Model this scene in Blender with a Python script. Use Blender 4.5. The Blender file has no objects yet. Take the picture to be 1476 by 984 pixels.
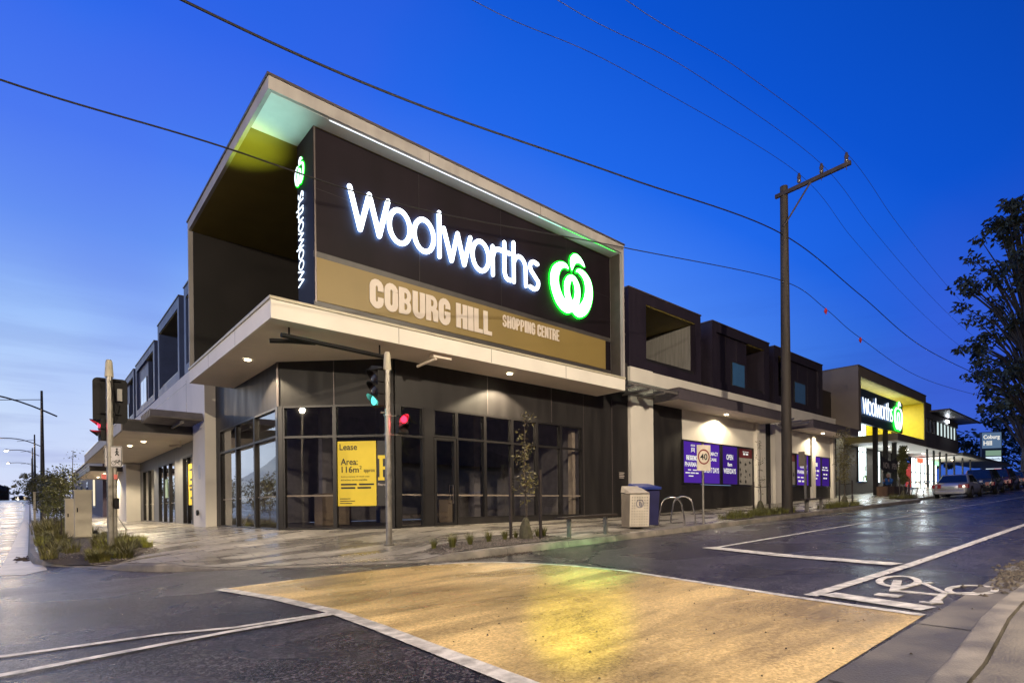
import bpy, bmesh, math, random
from mathutils import Vector, Matrix
random.seed(7)
S = bpy.context.scene
COL = S.collection
# ---------------------------------------------------------------- site frame
# X runs along the main street (uphill), Y along the side street, z = 0 at eye level
F = 801.0
RX, RY = 0.75526, 0.65543
def depth(X, Y): return X*RY + Y*RX
SH = 237.6
ROLL = math.radians(-0.62)
def ray(x, y):
    u = x-738.0; v = -(y-492.0)+SH
    c, s = math.cos(ROLL), math.sin(ROLL)
    a = c*u-s*v; b = s*u+c*v
    return (a*RX+F*RY, -a*RY+F*RX, b)
def onX(x, y, X): v = ray(x, y); t = X/v[0]; return Vector((v[0]*t, v[1]*t, v[2]*t))
def onY(x, y, Y): v = ray(x, y); t = Y/v[1]; return Vector((v[0]*t, v[1]*t, v[2]*t))

def interp(x, xs, ys):
    if x <= xs[0]: return ys[0]
    for i in range(len(xs)-1):
        if x <= xs[i+1]: return ys[i]+(x-xs[i])*(ys[i+1]-ys[i])/(xs[i+1]-xs[i])
    return ys[-1]
GX = [-900, -60, -20, 0, 10, 40, 50, 90, 150, 900]
GZ = [-6, -2.2, -1.5, -1.13, -.83, .145, .50, 2.2, 3.6, 5]
HY_ = [30, 62, 150, 220, 900]
HZ_ = [0, .35, 3.5, 3.3, -4]
def zg(X, Y):
    w = max(0.0, min(1.0, (30-X)/20.0))
    return interp(X, GX, GZ)+w*interp(Y, HY_, HZ_)
KERB = [(-.05, 230, .13), (-.05, 150, .13), (-.05, 62, .13), (-.05, 30, .13), (-.05, 18.5, .13), (.03, 16, .13), (.2, 15.1, .12), (.5, 14.4, .025), (1.0, 13.1, .025),
        (1.22, 12.35, .12), (1.45, 11.85, .13), (1.75, 11.3, .13), (2.15, 10.9, .06), (2.6, 10.5, .03), (3.4, 9.9, .025), (4.7, 8.95, .025),
        (5.25, 8.5, .03), (5.7, 8.25, .12), (6.3, 8.14, .13), (8, 8.12, .13), (20, 8.12, .13), (30, 8.12, .13), (36, 8.12, .13), (39, 8.9, .12),
        (50, 8.95, .13), (90, 8.95, .13), (150, 8.95, .13)]
WALL = [(4.95, 230, 2.9), (4.95, 150, 3.0), (4.95, 62, -.2), (4.95, 43, -.6), (4.95, 21, -.57), (4.95, 15.1, -.55), (7.15, 12.9, -.53), (8.3, 12.85, -.5), (15.9, 12.85, -.43),
        (19.6, 12.85, -.306), (25, 12.85, -.127), (30.4, 12.85, .065), (36.6, 12.85, .30), (46, 12.85, .62), (60, 12.85, 1.1), (90, 12.85, 2.45), (150, 12.85, 3.9)]
def near(poly, X, Y):
    best = (1e9, 0)
    for i in range(len(poly)-1):
        a, b = poly[i], poly[i+1]
        dx, dy = b[0]-a[0], b[1]-a[1]
        t = max(0, min(1, ((X-a[0])*dx+(Y-a[1])*dy)/(dx*dx+dy*dy)))
        d = math.hypot(X-a[0]-t*dx, Y-a[1]-t*dy)
        if d < best[0]: best = (d, a[2]+t*(b[2]-a[2]), a[0]+t*dx, a[1]+t*dy)
    return best
def zf(X, Y):
    k = near(KERB, X, Y); w = near(WALL, X, Y)
    zk = zg(k[2], k[3])+k[1]
    if X > 4.95 and Y > 12.85 and X+Y > 20: return w[1]
    return (w[0]*zk+k[0]*w[1])/(k[0]+w[0]+1e-9)
def hit(x, y, fn):
    v = ray(x, y)
    t = 2.0/F
    g = lambda t: t*v[2]-fn(t*v[0], t*v[1])
    p = g(t)
    while t < 2:
        t2 = t*1.01
        q = g(t2)
        if p*q <= 0:
            for _ in range(30):
                m = (t+t2)/2
                if g(t)*g(m) <= 0: t2 = m
                else: t = m
            return Vector((t*v[0], t*v[1], t*v[2]))
        t, p = t2, q
    raise ValueError('no hit')
def foot(x, y): return hit(x, y, zf)

# ---------------------------------------------------------------- materials
MATS = {}
def mk(name, col, rough=.6, metal=0, var=.12, scale=4.0, bump=0.0, bscale=60, emis=None, es=0, rv=0.0, coat=0, spec=.5, stretch=None):
    if name in MATS: return MATS[name]
    m = bpy.data.materials.new(name); m.use_nodes = True
    nt = m.node_tree; N = nt.nodes; L = nt.links
    b = N['Principled BSDF']
    tc = N.new('ShaderNodeTexCoord')
    src = tc.outputs['Object']
    if stretch:
        mp = N.new('ShaderNodeMapping'); mp.inputs['Scale'].default_value = stretch
        L.new(src, mp.inputs[0]); src = mp.outputs[0]
    nz = N.new('ShaderNodeTexNoise'); nz.inputs['Scale'].default_value = scale; nz.inputs['Detail'].default_value = 6
    L.new(src, nz.inputs['Vector'])
    mx = N.new('ShaderNodeMix'); mx.data_type = 'RGBA'
    c = Vector(col[:3])
    mx.inputs[6].default_value = (*(c*(1-var)), 1); mx.inputs[7].default_value = (*[min(1, q*(1+var)) for q in c], 1)
    rp = N.new('ShaderNodeMapRange'); rp.inputs[1].default_value = .35; rp.inputs[2].default_value = .65
    L.new(nz.outputs['Fac'], rp.inputs[0]); L.new(rp.outputs[0], mx.inputs[0])
    L.new(mx.outputs[2], b.inputs['Base Color'])
    b.inputs['Roughness'].default_value = rough; b.inputs['Metallic'].default_value = metal
    b.inputs['Specular IOR Level'].default_value = spec
    b.inputs['Coat Weight'].default_value = coat
    if rv:
        r2 = N.new('ShaderNodeMapRange'); r2.inputs[1].default_value = .3; r2.inputs[2].default_value = .7
        r2.inputs[3].default_value = max(.03, rough-rv); r2.inputs[4].default_value = min(1, rough+rv)
        L.new(nz.outputs['Fac'], r2.inputs[0]); L.new(r2.outputs[0], b.inputs['Roughness'])
    if bump:
        n2 = N.new('ShaderNodeTexNoise'); n2.inputs['Scale'].default_value = bscale; n2.inputs['Detail'].default_value = 3
        L.new(src, n2.inputs['Vector'])
        bp = N.new('ShaderNodeBump'); bp.inputs['Strength'].default_value = bump; bp.inputs['Distance'].default_value = .02
        L.new(n2.outputs['Fac'], bp.inputs['Height']); L.new(bp.outputs[0], b.inputs['Normal'])
    if emis:
        b.inputs['Emission Color'].default_value = (*emis, 1); b.inputs['Emission Strength'].default_value = es
    MATS[name] = m
    return m
def emit(name, col, s):
    if name in MATS: return MATS[name]
    m = bpy.data.materials.new(name); m.use_nodes = True
    nt = m.node_tree; nt.nodes.remove(nt.nodes['Principled BSDF'])
    e = nt.nodes.new('ShaderNodeEmission'); e.inputs[0].default_value = (*col, 1); e.inputs[1].default_value = s
    nt.links.new(e.outputs[0], nt.nodes['Material Output'].inputs[0]); MATS[name] = m
    return m
def glass(name, tint, refl=.06, rough=.01, gcol=(1, 1, 1)):
    if name in MATS: return MATS[name]
    m = bpy.data.materials.new(name); m.use_nodes = True
    nt = m.node_tree; N = nt.nodes; L = nt.links; N.remove(N['Principled BSDF'])
    t = N.new('ShaderNodeBsdfTransparent'); t.inputs[0].default_value = (*tint, 1)
    g = N.new('ShaderNodeBsdfGlossy'); g.inputs['Roughness'].default_value = rough; g.inputs[0].default_value = (*gcol, 1)
    ge = N.new('ShaderNodeNewGeometry'); dp = N.new('ShaderNodeVectorMath'); dp.operation = 'DOT_PRODUCT'
    L.new(ge.outputs['Incoming'], dp.inputs[0]); L.new(ge.outputs['Normal'], dp.inputs[1])
    ab = N.new('ShaderNodeMath'); ab.operation = 'ABSOLUTE'; L.new(dp.outputs['Value'], ab.inputs[0])
    om = N.new('ShaderNodeMath'); om.operation = 'SUBTRACT'; om.inputs[0].default_value = 1; L.new(ab.outputs[0], om.inputs[1])
    fr = N.new('ShaderNodeMath'); fr.operation = 'POWER'; fr.inputs[1].default_value = 4.2; L.new(om.outputs[0], fr.inputs[0])
    ad = N.new('ShaderNodeMath'); ad.inputs[1].default_value = refl; ad.use_clamp = True
    nz = N.new('ShaderNodeTexNoise'); nz.inputs['Scale'].default_value = .8
    bp = N.new('ShaderNodeBump'); bp.inputs['Strength'].default_value = .03; bp.inputs['Distance'].default_value = .05
    L.new(nz.outputs['Fac'], bp.inputs['Height']); L.new(bp.outputs[0], g.inputs['Normal'])
    mx = N.new('ShaderNodeMixShader')
    L.new(fr.outputs[0], ad.inputs[0]); L.new(ad.outputs[0], mx.inputs[0]); L.new(t.outputs[0], mx.inputs[1]); L.new(g.outputs[0], mx.inputs[2])
    L.new(mx.outputs[0], N['Material Output'].inputs[0]); MATS[name] = m
    return m

def road_mat(name, dark, light, rough, rspread, grain=1.0, patch=.35, fleck=2.2, tracks=.3):
    """wet asphalt: coloured aggregate grain, big damp patches that change the gloss, fine bump"""
    m = bpy.data.materials.new(name); m.use_nodes = True
    nt = m.node_tree; N = nt.nodes; L = nt.links; b = N['Principled BSDF']
    tc = N.new('ShaderNodeTexCoord')
    big = N.new('ShaderNodeTexNoise'); big.inputs['Scale'].default_value = .55; big.inputs['Detail'].default_value = 8; big.inputs['Distortion'].default_value = .6
    mp = N.new('ShaderNodeMapping'); mp.inputs['Scale'].default_value = (1.0, 1.15, 1)
    L.new(tc.outputs['Object'], mp.inputs[0]); L.new(mp.outputs[0], big.inputs['Vector'])
    vo = N.new('ShaderNodeTexVoronoi'); vo.inputs['Scale'].default_value = 75
    L.new(tc.outputs['Object'], vo.inputs['Vector'])
    fi = N.new('ShaderNodeTexNoise'); fi.inputs['Scale'].default_value = 38; fi.inputs['Detail'].default_value = 5; fi.inputs['Roughness'].default_value = .7
    L.new(tc.outputs['Object'], fi.inputs['Vector'])
    r1 = N.new('ShaderNodeMapRange'); r1.inputs[1].default_value = .36; r1.inputs[2].default_value = .64
    L.new(fi.outputs['Fac'], r1.inputs[0])
    mx = N.new('ShaderNodeMix'); mx.data_type = 'RGBA'; mx.inputs[6].default_value = (*dark, 1); mx.inputs[7].default_value = (*light, 1)
    L.new(r1.outputs[0], mx.inputs[0])
    vc = N.new('ShaderNodeTexVoronoi'); vc.inputs['Scale'].default_value = 52; L.new(tc.outputs['Object'], vc.inputs['Vector'])
    sp2_ = N.new('ShaderNodeSeparateColor'); L.new(vc.outputs['Color'], sp2_.inputs[0])
    rs = N.new('ShaderNodeMapRange'); rs.inputs[1].default_value = .55; rs.inputs[2].default_value = 1; L.new(sp2_.outputs[0], rs.inputs[0])
    ms = N.new('ShaderNodeMix'); ms.data_type = 'RGBA'; ms.inputs[7].default_value = (*[min(.95, q*fleck) for q in light], 1)
    L.new(rs.outputs[0], ms.inputs[0]); L.new(mx.outputs[2], ms.inputs[6])
    r2 = N.new('ShaderNodeMapRange'); r2.inputs[1].default_value = .35; r2.inputs[2].default_value = .65; r2.inputs[3].default_value = 1-patch; r2.inputs[4].default_value = 1+patch*.6
    L.new(big.outputs['Fac'], r2.inputs[0])
    sc = N.new('ShaderNodeVectorMath'); sc.operation = 'SCALE'
    tn = N.new('ShaderNodeTexNoise'); tn.inputs['Scale'].default_value = 1.3; tn.inputs['Detail'].default_value = 9; tn.inputs['Roughness'].default_value = .62; tn.inputs['Distortion'].default_value = .3
    tm = N.new('ShaderNodeMapping'); tm.inputs['Scale'].default_value = (.35, 1.5, 1); tm.inputs['Rotation'].default_value = (0, 0, .12)
    L.new(tc.outputs['Object'], tm.inputs[0]); L.new(tm.outputs[0], tn.inputs['Vector'])
    tr_ = N.new('ShaderNodeMapRange'); tr_.inputs[1].default_value = .36; tr_.inputs[2].default_value = .60; tr_.inputs[3].default_value = 1-tracks; tr_.inputs[4].default_value = 1.06
    L.new(tn.outputs['Fac'], tr_.inputs[0])
    ck = N.new('ShaderNodeTexVoronoi'); ck.feature = 'DISTANCE_TO_EDGE'; ck.inputs['Scale'].default_value = .42
    cd = N.new('ShaderNodeMixRGB'); cd.inputs[0].default_value = .18; L.new(tc.outputs['Object'], cd.inputs[1]); L.new(tn.outputs['Color'], cd.inputs[2]); L.new(cd.outputs[0], ck.inputs['Vector'])
    cr_ = N.new('ShaderNodeMapRange'); cr_.inputs[1].default_value = .0; cr_.inputs[2].default_value = .004; cr_.inputs[3].default_value = .8; cr_.inputs[4].default_value = 1; L.new(ck.outputs['Distance'], cr_.inputs[0])
    m1 = N.new('ShaderNodeMath'); m1.operation = 'MULTIPLY'; L.new(r2.outputs[0], m1.inputs[0]); L.new(tr_.outputs[0], m1.inputs[1])
    m2_ = N.new('ShaderNodeMath'); m2_.operation = 'MULTIPLY'; L.new(m1.outputs[0], m2_.inputs[0]); L.new(cr_.outputs[0], m2_.inputs[1])
    L.new(ms.outputs[2], sc.inputs[0]); L.new(m2_.outputs[0], sc.inputs['Scale']); L.new(sc.outputs[0], b.inputs['Base Color'])
    r3 = N.new('ShaderNodeMapRange'); r3.inputs[1].default_value = .38; r3.inputs[2].default_value = .62; r3.inputs[3].default_value = rough-rspread; r3.inputs[4].default_value = rough+rspread
    L.new(big.outputs['Fac'], r3.inputs[0]); L.new(r3.outputs[0], b.inputs['Roughness'])
    ad = N.new('ShaderNodeMath'); ad.operation = 'ADD'
    L.new(vo.outputs['Distance'], ad.inputs[0]); L.new(fi.outputs['Fac'], ad.inputs[1])
    bp = N.new('ShaderNodeBump'); bp.inputs['Strength'].default_value = .5*grain; bp.inputs['Distance'].default_value = .01
    L.new(ad.outputs[0], bp.inputs['Height']); L.new(bp.outputs[0], b.inputs['Normal'])
    MATS[name] = m
    return m
def paver_mat(name, c1, c2, sx, sy, mortar=.012, rough=.45, rot=0, rspread=.2):
    m = bpy.data.materials.new(name); m.use_nodes = True
    nt = m.node_tree; N = nt.nodes; L = nt.links; b = N['Principled BSDF']
    tc = N.new('ShaderNodeTexCoord'); mp = N.new('ShaderNodeMapping'); mp.inputs['Rotation'].default_value = (0, 0, rot)
    L.new(tc.outputs['Object'], mp.inputs[0])
    br = N.new('ShaderNodeTexBrick'); br.inputs['Scale'].default_value = 1; br.inputs['Brick Width'].default_value = sx; br.inputs['Row Height'].default_value = sy
    br.inputs['Mortar Size'].default_value = mortar; br.inputs['Color1'].default_value = (*c1, 1); br.inputs['Color2'].default_value = (*c2, 1)
    br.inputs['Mortar'].default_value = (*[q*.45 for q in c1], 1); br.inputs['Bias'].default_value = 0
    L.new(mp.outputs[0], br.inputs['Vector'])
    nz = N.new('ShaderNodeTexNoise'); nz.inputs['Scale'].default_value = .9; nz.inputs['Detail'].default_value = 7
    m2 = N.new('ShaderNodeMapping'); m2.inputs['Scale'].default_value = (.7, 2.2, 1); m2.inputs['Rotation'].default_value = (0, 0, -.75)
    L.new(tc.outputs['Object'], m2.inputs[0]); L.new(m2.outputs[0], nz.inputs['Vector'])
    r2 = N.new('ShaderNodeMapRange'); r2.inputs[1].default_value = .35; r2.inputs[2].default_value = .65; r2.inputs[3].default_value = .6; r2.inputs[4].default_value = 1.15
    L.new(nz.outputs['Fac'], r2.inputs[0])
    sc = N.new('ShaderNodeVectorMath'); sc.operation = 'SCALE'
    L.new(br.outputs['Color'], sc.inputs[0]); L.new(r2.outputs[0], sc.inputs['Scale']); L.new(sc.outputs[0], b.inputs['Base Color'])
    r3 = N.new('ShaderNodeMapRange'); r3.inputs[1].default_value = .4; r3.inputs[2].default_value = .62; r3.inputs[3].default_value = rough-rspread; r3.inputs[4].default_value = rough+rspread
    L.new(nz.outputs['Fac'], r3.inputs[0]); L.new(r3.outputs[0], b.inputs['Roughness'])
    bp = N.new('ShaderNodeBump'); bp.inputs['Strength'].default_value = .5; bp.inputs['Distance'].default_value = .006; bp.invert = True
    L.new(br.outputs['Fac'], bp.inputs['Height']); L.new(bp.outputs[0], b.inputs['Normal'])
    MATS[name] = m
    return m

asphalt = road_mat('asphalt', (.005, .0045, .006), (.030, .026, .029), .27, .10, 1.6, .35, 4.2, .4)
gold_road = road_mat('gold_surfacing', (.42, .28, .095), (.74, .53, .225), .30, .12, .9, .36, 1.1, .5)
white_paint = mk('road_paint', (.50, .47, .43), .45, var=.38, scale=9, bump=.3, bscale=90)
conc = mk('kerb_concrete', (.185, .163, .138), .65, var=.42, scale=3, bump=.35, bscale=80, rv=.2)
gutterm = mk('gutter_concrete', (.125, .112, .10), .55, var=.38, scale=1.6, bump=.3, bscale=70, rv=.15, spec=.3)
pave = paver_mat('wet_pavers', (.25, .228, .205), (.37, .335, .295), .6, .3, .012, .36, 0, .18)
brick_pave = paver_mat('brick_pavers', (.2, .15, .11), (.27, .2, .15), .23, .08, .01, .5, .0)
soil = mk('mulch', (.05, .038, .03), .9, var=.5, scale=40, bump=1, bscale=60)
darkwall = mk('charcoal_cladding', (.024, .0215, .022), .5, var=.22, scale=1.2, rv=.08, spec=.3, stretch=(2.2, 2.2, .4))
darkwall2 = mk('plum_cladding', (.022, .0165, .028), .5, var=.2, scale=1.5, rv=.08, spec=.35, stretch=(2.2, 2.2, .4))
cream = mk('cream_render', (.83, .78, .71), .65, var=.05, scale=.9, bump=.05)
capm = mk('cap_flashing', (.12, .1, .1), .4, .4, var=.1)
soffitm = mk('soffit_board', (.80, .70, .60), .6, var=.05, scale=1)
olive = mk('olive_soffit', (.22, .17, .035), .6, var=.1, scale=1)
palesoff = mk('pale_soffit_panel', (.70, .73, .72), .6, var=.03)
panelm = mk('aubergine_panel', (.0105, .0065, .0105), .55, var=.2, scale=.8, spec=.15, stretch=(1.5, 1.5, .4))
goldm = mk('gold_band', (.235, .165, .05), .5, var=.06, scale=.8)
lettercream = mk('cream_lettering', (.66, .58, .52), .5, var=.03)
framem = mk('black_frame', (.022, .020, .021), .35, .2, var=.1)
steel = mk('galvanised_steel', (.30, .28, .25), .42, .75, var=.15, scale=9, rv=.12)
stainless = mk('stainless', (.6, .58, .55), .22, 1, var=.08)
capsteel = mk('cream_pole_cap', (.5, .45, .34), .5, var=.08)
blackm = mk('black_plastic', (.008, .007, .008), .55, var=.1, spec=.25)
pane_dark = glass('shop_glass', (.72, .70, .70), .11)
pane_lit = glass('clear_glass', (.85, .88, .9), .05)
skyglass = mk('sky_painted_glass', (.05, .16, .36), .04, 0, var=.05, spec=1)  # blue of the mirrored sky is put into the base colour
greyint = mk('interior_plaster', (.30, .29, .30), .8)
railm = mk('pale_rail', (.6, .52, .42), .5)
yellowm = mk('yellow_poster', (.80, .60, .045), .55, var=.03)
inkm = mk('black_ink', (.012, .012, .012), .5)
purplem = emit('purple_window_film', (.10, .03, .42), .75)
purple_dim = emit('purple_window_film_dim', (.07, .022, .30), .6)
whitelet = emit('white_window_lettering', (.85, .82, .75), 1.0)
yellow_int = mk('yellow_cladding', (.66, .56, .03), .5, var=.05)
signwhite = emit('sign_face_white', (.84, .93, 1.0), 4.5)
bladewhite = emit('blade_face_white', (.80, .90, 1.0), 2.2); bladehalo = emit('blade_halo', (.20, .42, 1.0), 5)
bladegreen = emit('blade_green', (.003, 1, .012), 1.6)
signhalo = emit('sign_halo_blue', (.20, .45, 1.0), 34.0)
signgreen = emit('sign_green', (.006, 1, .02), 4)
storewhite = emit('store_sign_white', (.84, .93, 1.0), 1.8); storehalo = emit('store_sign_halo', (.16, .38, 1.0), 5); storegreen = emit('store_sign_green', (.01, 1, .03), 1.6)
signgreenh = emit('sign_green_halo', (.02, 1, .05), 14)
greenleaf = mk('shrub_leaf', (.085, .09, .025), .55, var=.5, scale=3)
tuftm = mk('grass_blade', (.13, .13, .03), .5, var=.45, scale=6)
saplingleaf = mk('sapling_leaf', (.15, .13, .05), .5, var=.5, scale=5)
gumleaf = mk('gum_leaf', (.075, .085, .05), .6, var=.4, scale=1)
barkm = mk('bark', (.07, .055, .045), .8, var=.4, scale=8, bump=.6, bscale=20, stretch=(1, 1, .2))
polewood = mk('pole_timber', (.030, .023, .019), .75, var=.35, scale=7, bump=.7, bscale=18, stretch=(1, 1, .12))
darktimber = mk('dark_timber', (.03, .022, .02), .6, var=.3)

# ---------------------------------------------------------------- mesh builder
def absloc(o):
    v = Vector((0, 0, 0))
    while o is not None: v += o.location; o = o.parent
    return v
class MB:
    def __init__(s): s.v = []; s.f = []; s.m = []
    def add(s, vs, fs, mi=0):
        n = len(s.v); s.v += [tuple(q) for q in vs]
        s.f += [[n+i for i in f] for f in fs]; s.m += [mi]*len(fs)
        return s
    def box(s, a, b, mi=0):
        x0, y0, z0 = a; x1, y1, z1 = b
        x0, x1 = sorted((x0, x1)); y0, y1 = sorted((y0, y1)); z0, z1 = sorted((z0, z1))
        return s.add([(x0, y0, z0), (x1, y0, z0), (x1, y1, z0), (x0, y1, z0), (x0, y0, z1), (x1, y0, z1), (x1, y1, z1), (x0, y1, z1)],
                     [(0, 3, 2, 1), (4, 5, 6, 7), (0, 1, 5, 4), (1, 2, 6, 5), (2, 3, 7, 6), (3, 0, 4, 7)], mi)
    def prism(s, pts, z0, z1, mi=0):
        n = len(pts)
        return s.add([(x, y, z0) for x, y in pts]+[(x, y, z1) for x, y in pts],
                     [list(range(n))[::-1], list(range(n, 2*n))]+[(i, (i+1) % n, n+(i+1) % n, n+i) for i in range(n)], mi)
    def hexa(s, p, mi=0):
        return s.add(p, [(0, 3, 2, 1), (4, 5, 6, 7), (0, 1, 5, 4), (1, 2, 6, 5), (2, 3, 7, 6), (3, 0, 4, 7)], mi)
    def tube(s, pts, rs, n=10, mi=0, cap=True):
        pts = [Vector(p) for p in pts]
        if not hasattr(rs, '__len__'): rs = [rs]*len(pts)
        base = len(s.v); up = None
        for i, p in enumerate(pts):
            d = (pts[min(i+1, len(pts)-1)]-pts[max(i-1, 0)]).normalized()
            if up is None:
                up = Vector((0, 0, 1)) if abs(d.z) < .9 else Vector((1, 0, 0))
            a = d.cross(up).normalized(); b = a.cross(d).normalized(); up = b
            for k in range(n):
                t = 2*math.pi*k/n
                s.v.append(tuple(p+(a*math.cos(t)+b*math.sin(t))*rs[i]))
        for i in range(len(pts)-1):
            for k in range(n):
                s.f.append([base+i*n+k, base+i*n+(k+1) % n, base+(i+1)*n+(k+1) % n, base+(i+1)*n+k]); s.m.append(mi)
        if cap:
            s.f.append([base+k for k in range(n)][::-1]); s.m.append(mi)
            s.f.append([base+(len(pts)-1)*n+k for k in range(n)]); s.m.append(mi)
        return s
    def cyl(s, c, r, z0, z1, n=16, mi=0, r1=None):
        return s.tube([(c[0], c[1], z0), (c[0], c[1], z1)], [r, r if r1 is None else r1], n, mi)
    def disc(s, c, nrm, r, t=.02, n=20, mi=0):
        c = Vector(c); nrm = Vector(nrm).normalized()
        return s.tube([c-nrm*t, c], r, n, mi)
    def build(s, name, mats, parent=None, smooth=False, bevel=0, offset=None):
        o = offset if offset is not None else absloc(parent)
        me = bpy.data.meshes.new(name)
        me.from_pydata([(v[0]-o[0], v[1]-o[1], v[2]-o[2]) for v in s.v], [], s.f)
        if not isinstance(mats, (list, tuple)): mats = [mats]
        for m in mats: me.materials.append(m)
        me.polygons.foreach_set('material_index', s.m)
        if smooth: me.polygons.foreach_set('use_smooth', [True]*len(s.f))
        bm = bmesh.new(); bm.from_mesh(me); bmesh.ops.recalc_face_normals(bm, faces=bm.faces)
        if bevel:
            bmesh.ops.remove_doubles(bm, verts=bm.verts, dist=1e-5)
            bmesh.ops.bevel(bm, geom=[e for e in bm.edges if len(e.link_faces) == 2 and e.calc_face_angle(0) > .6], offset=bevel, segments=2, affect='EDGES', profile=.6, clamp_overlap=True)
        bm.to_mesh(me); bm.free()
        ob = bpy.data.objects.new(name, me); COL.objects.link(ob)
        if parent is not None: ob.parent = parent
        if smooth:
            md = ob.modifiers.new('e', 'EDGE_SPLIT'); md.split_angle = math.radians(40)
        return ob
def tag(o, label=None, cat=None, group=None, kind=None):
    if label: o['label'] = label
    if cat: o['category'] = cat
    if group: o['group'] = group
    if kind: o['kind'] = kind
    return o
def thing(name, label, cat, loc=(0, 0, 0), group=None, kind=None):
    o = bpy.data.objects.new(name, None); COL.objects.link(o); o.location = loc; o.empty_display_size = .2
    return tag(o, label, cat, group, kind)
def dup(o, loc=None, rz=None, label=None, parent=None, scale=None):
    c = o.copy(); COL.objects.link(c)
    if parent is not None: c.parent = parent; c.matrix_parent_inverse = o.matrix_parent_inverse
    for ch in [q for q in bpy.data.objects if q.parent == o]: dup(ch, parent=c)
    if loc is not None: c.location = loc
    if rz is not None: c.rotation_euler.z = rz
    if label: c['label'] = label
    if scale is not None: c.scale = (scale,)*3 if not hasattr(scale, '__len__') else scale
    return c
class FR:
    """facade frame: a along the wall, b outwards, z up"""
    def __init__(s, O, u, n): s.O = O; s.u = u; s.n = n
    def p(s, a, b, z): return (s.O[0]+s.u[0]*a+s.n[0]*b, s.O[1]+s.u[1]*a+s.n[1]*b, z)
    def box(s, mb, a0, a1, b0, b1, z0, z1, mi=0):
        P = s.p
        mb.hexa([P(a0, b0, z0), P(a1, b0, z0), P(a1, b1, z0), P(a0, b1, z0), P(a0, b0, z1), P(a1, b0, z1), P(a1, b1, z1), P(a0, b1, z1)], mi)
        return mb
FRT = FR((0, 12.85), (1, 0), (0, -1))
FLT = FR((4.95, 0), (0, 1), (-1, 0))
q2 = math.sqrt(.5)
FCH = FR((4.95, 15.05), (q2, -q2), (-q2, -q2))

def lamp(name, kind, loc, power, col, parent, size=.1, rot=None, spot=None, blend=.3):
    l = bpy.data.lights.new(name, kind); l.energy = power; l.color = col
    if kind == 'AREA': l.size = size
    else: l.shadow_soft_size = size
    if kind == 'SPOT': l.spot_size = spot; l.spot_blend = blend
    o = bpy.data.objects.new(name, l); COL.objects.link(o)
    if parent is not None:
        o.parent = parent; o.location = Vector(loc)-absloc(parent)
    else: o.location = loc
    if rot: o.rotation_euler = rot
    return o

# ribbons and writing -------------------------------------------------
def catmull(P, n=6):
    out = []
    for i in range(len(P)-1):
        p0 = P[max(i-1, 0)]; p1 = P[i]; p2 = P[i+1]; p3 = P[min(i+2, len(P)-1)]
        for k in range(n):
            t = k/n
            out.append(tuple(.5*((2*p1[j])+(-p0[j]+p2[j])*t+(2*p0[j]-5*p1[j]+4*p2[j]-p3[j])*t*t+(-p0[j]+3*p1[j]-3*p2[j]+p3[j])*t**3) for j in range(len(p1))))
    out.append(tuple(P[-1])); return out
def ribbon(mb, path, w, place, t0, t1, mi_front=0, mi_back=None, caps=True, closed=False):
    """path of (x, z[, width]); place(x, z, d) -> world point; front at depth t1, back at t0"""
    if mi_back is None: mi_back = mi_front
    path = [p for i, p in enumerate(path) if i == 0 or math.hypot(p[0]-path[i-1][0], p[1]-path[i-1][1]) > 1e-5]
    pts = [(p[0], p[1]) for p in path]; ws = [p[2] if len(p) > 2 else w for p in path]
    n = len(pts); Lf = []; Rt = []
    for i in range(n):
        if closed: a = pts[(i-1) % n]; b = pts[(i+1) % n]
        else: a = pts[max(i-1, 0)]; b = pts[min(i+1, n-1)]
        dx, dy = b[0]-a[0], b[1]-a[1]; l = math.hypot(dx, dy) or 1
        nx, ny = -dy/l, dx/l
        k = 1
        if 0 < i < n-1 or closed:
            e1 = (pts[i][0]-a[0], pts[i][1]-a[1]); l1 = math.hypot(*e1) or 1
            c = abs((-e1[1]/l1)*nx+(e1[0]/l1)*ny); k = 1/max(c, .35)
        h = ws[i]/2*k
        Lf.append((pts[i][0]+nx*h, pts[i][1]+ny*h)); Rt.append((pts[i][0]-nx*h, pts[i][1]-ny*h))
    if closed:
        for i in range(n):
            j = (i+1) % n
            q = [Lf[i], Rt[i], Rt[j], Lf[j]]
            V = [place(x, z, t0) for x, z in q]+[place(x, z, t1) for x, z in q]
            mb.add(V, [(3, 2, 1, 0)], mi_back); mb.add(V, [(4, 5, 6, 7)], mi_front)
            mb.add(V, [(1, 2, 6, 5), (3, 0, 4, 7)], mi_front)
        return
    def cap(i, sgn):
        if not caps or ws[i] < .01: return []
        a, b = (Rt[i], Lf[i]) if sgn < 0 else (Lf[i], Rt[i])
        cx, cy = pts[i]; r = ws[i]/2; a0 = math.atan2(a[1]-cy, a[0]-cx)
        return [(cx+r*math.cos(a0-math.pi*k/6), cy+r*math.sin(a0-math.pi*k/6)) for k in range(1, 6)]
    outline = Lf+cap(n-1, 1)+Rt[::-1]+cap(0, -1)
    m = len(outline)
    V = [place(x, z, t0) for x, z in outline]+[place(x, z, t1) for x, z in outline]
    mb.add(V, [(i, (i+1) % m, m+(i+1) % m, m+i) for i in range(m)], mi_front)
    # faces as quads between the two sides
    for (d, mi) in ((t0, mi_back), (t1, mi_front)):
        for i in range(n-1):
            mb.add([place(*Lf[i], d), place(*Lf[i+1], d), place(*Rt[i+1], d), place(*Rt[i], d)], [(0, 1, 2, 3)], mi)
        for i, sg in ((n-1, 1), (0, -1)):
            c = cap(i, sg)
            if c:
                a, b = (Lf[i], Rt[i]) if sg > 0 else (Rt[i], Lf[i])
                poly = [a]+c+[b]
                mb.add([place(x, z, d) for x, z in poly], [list(range(len(poly)))], mi)
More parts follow.
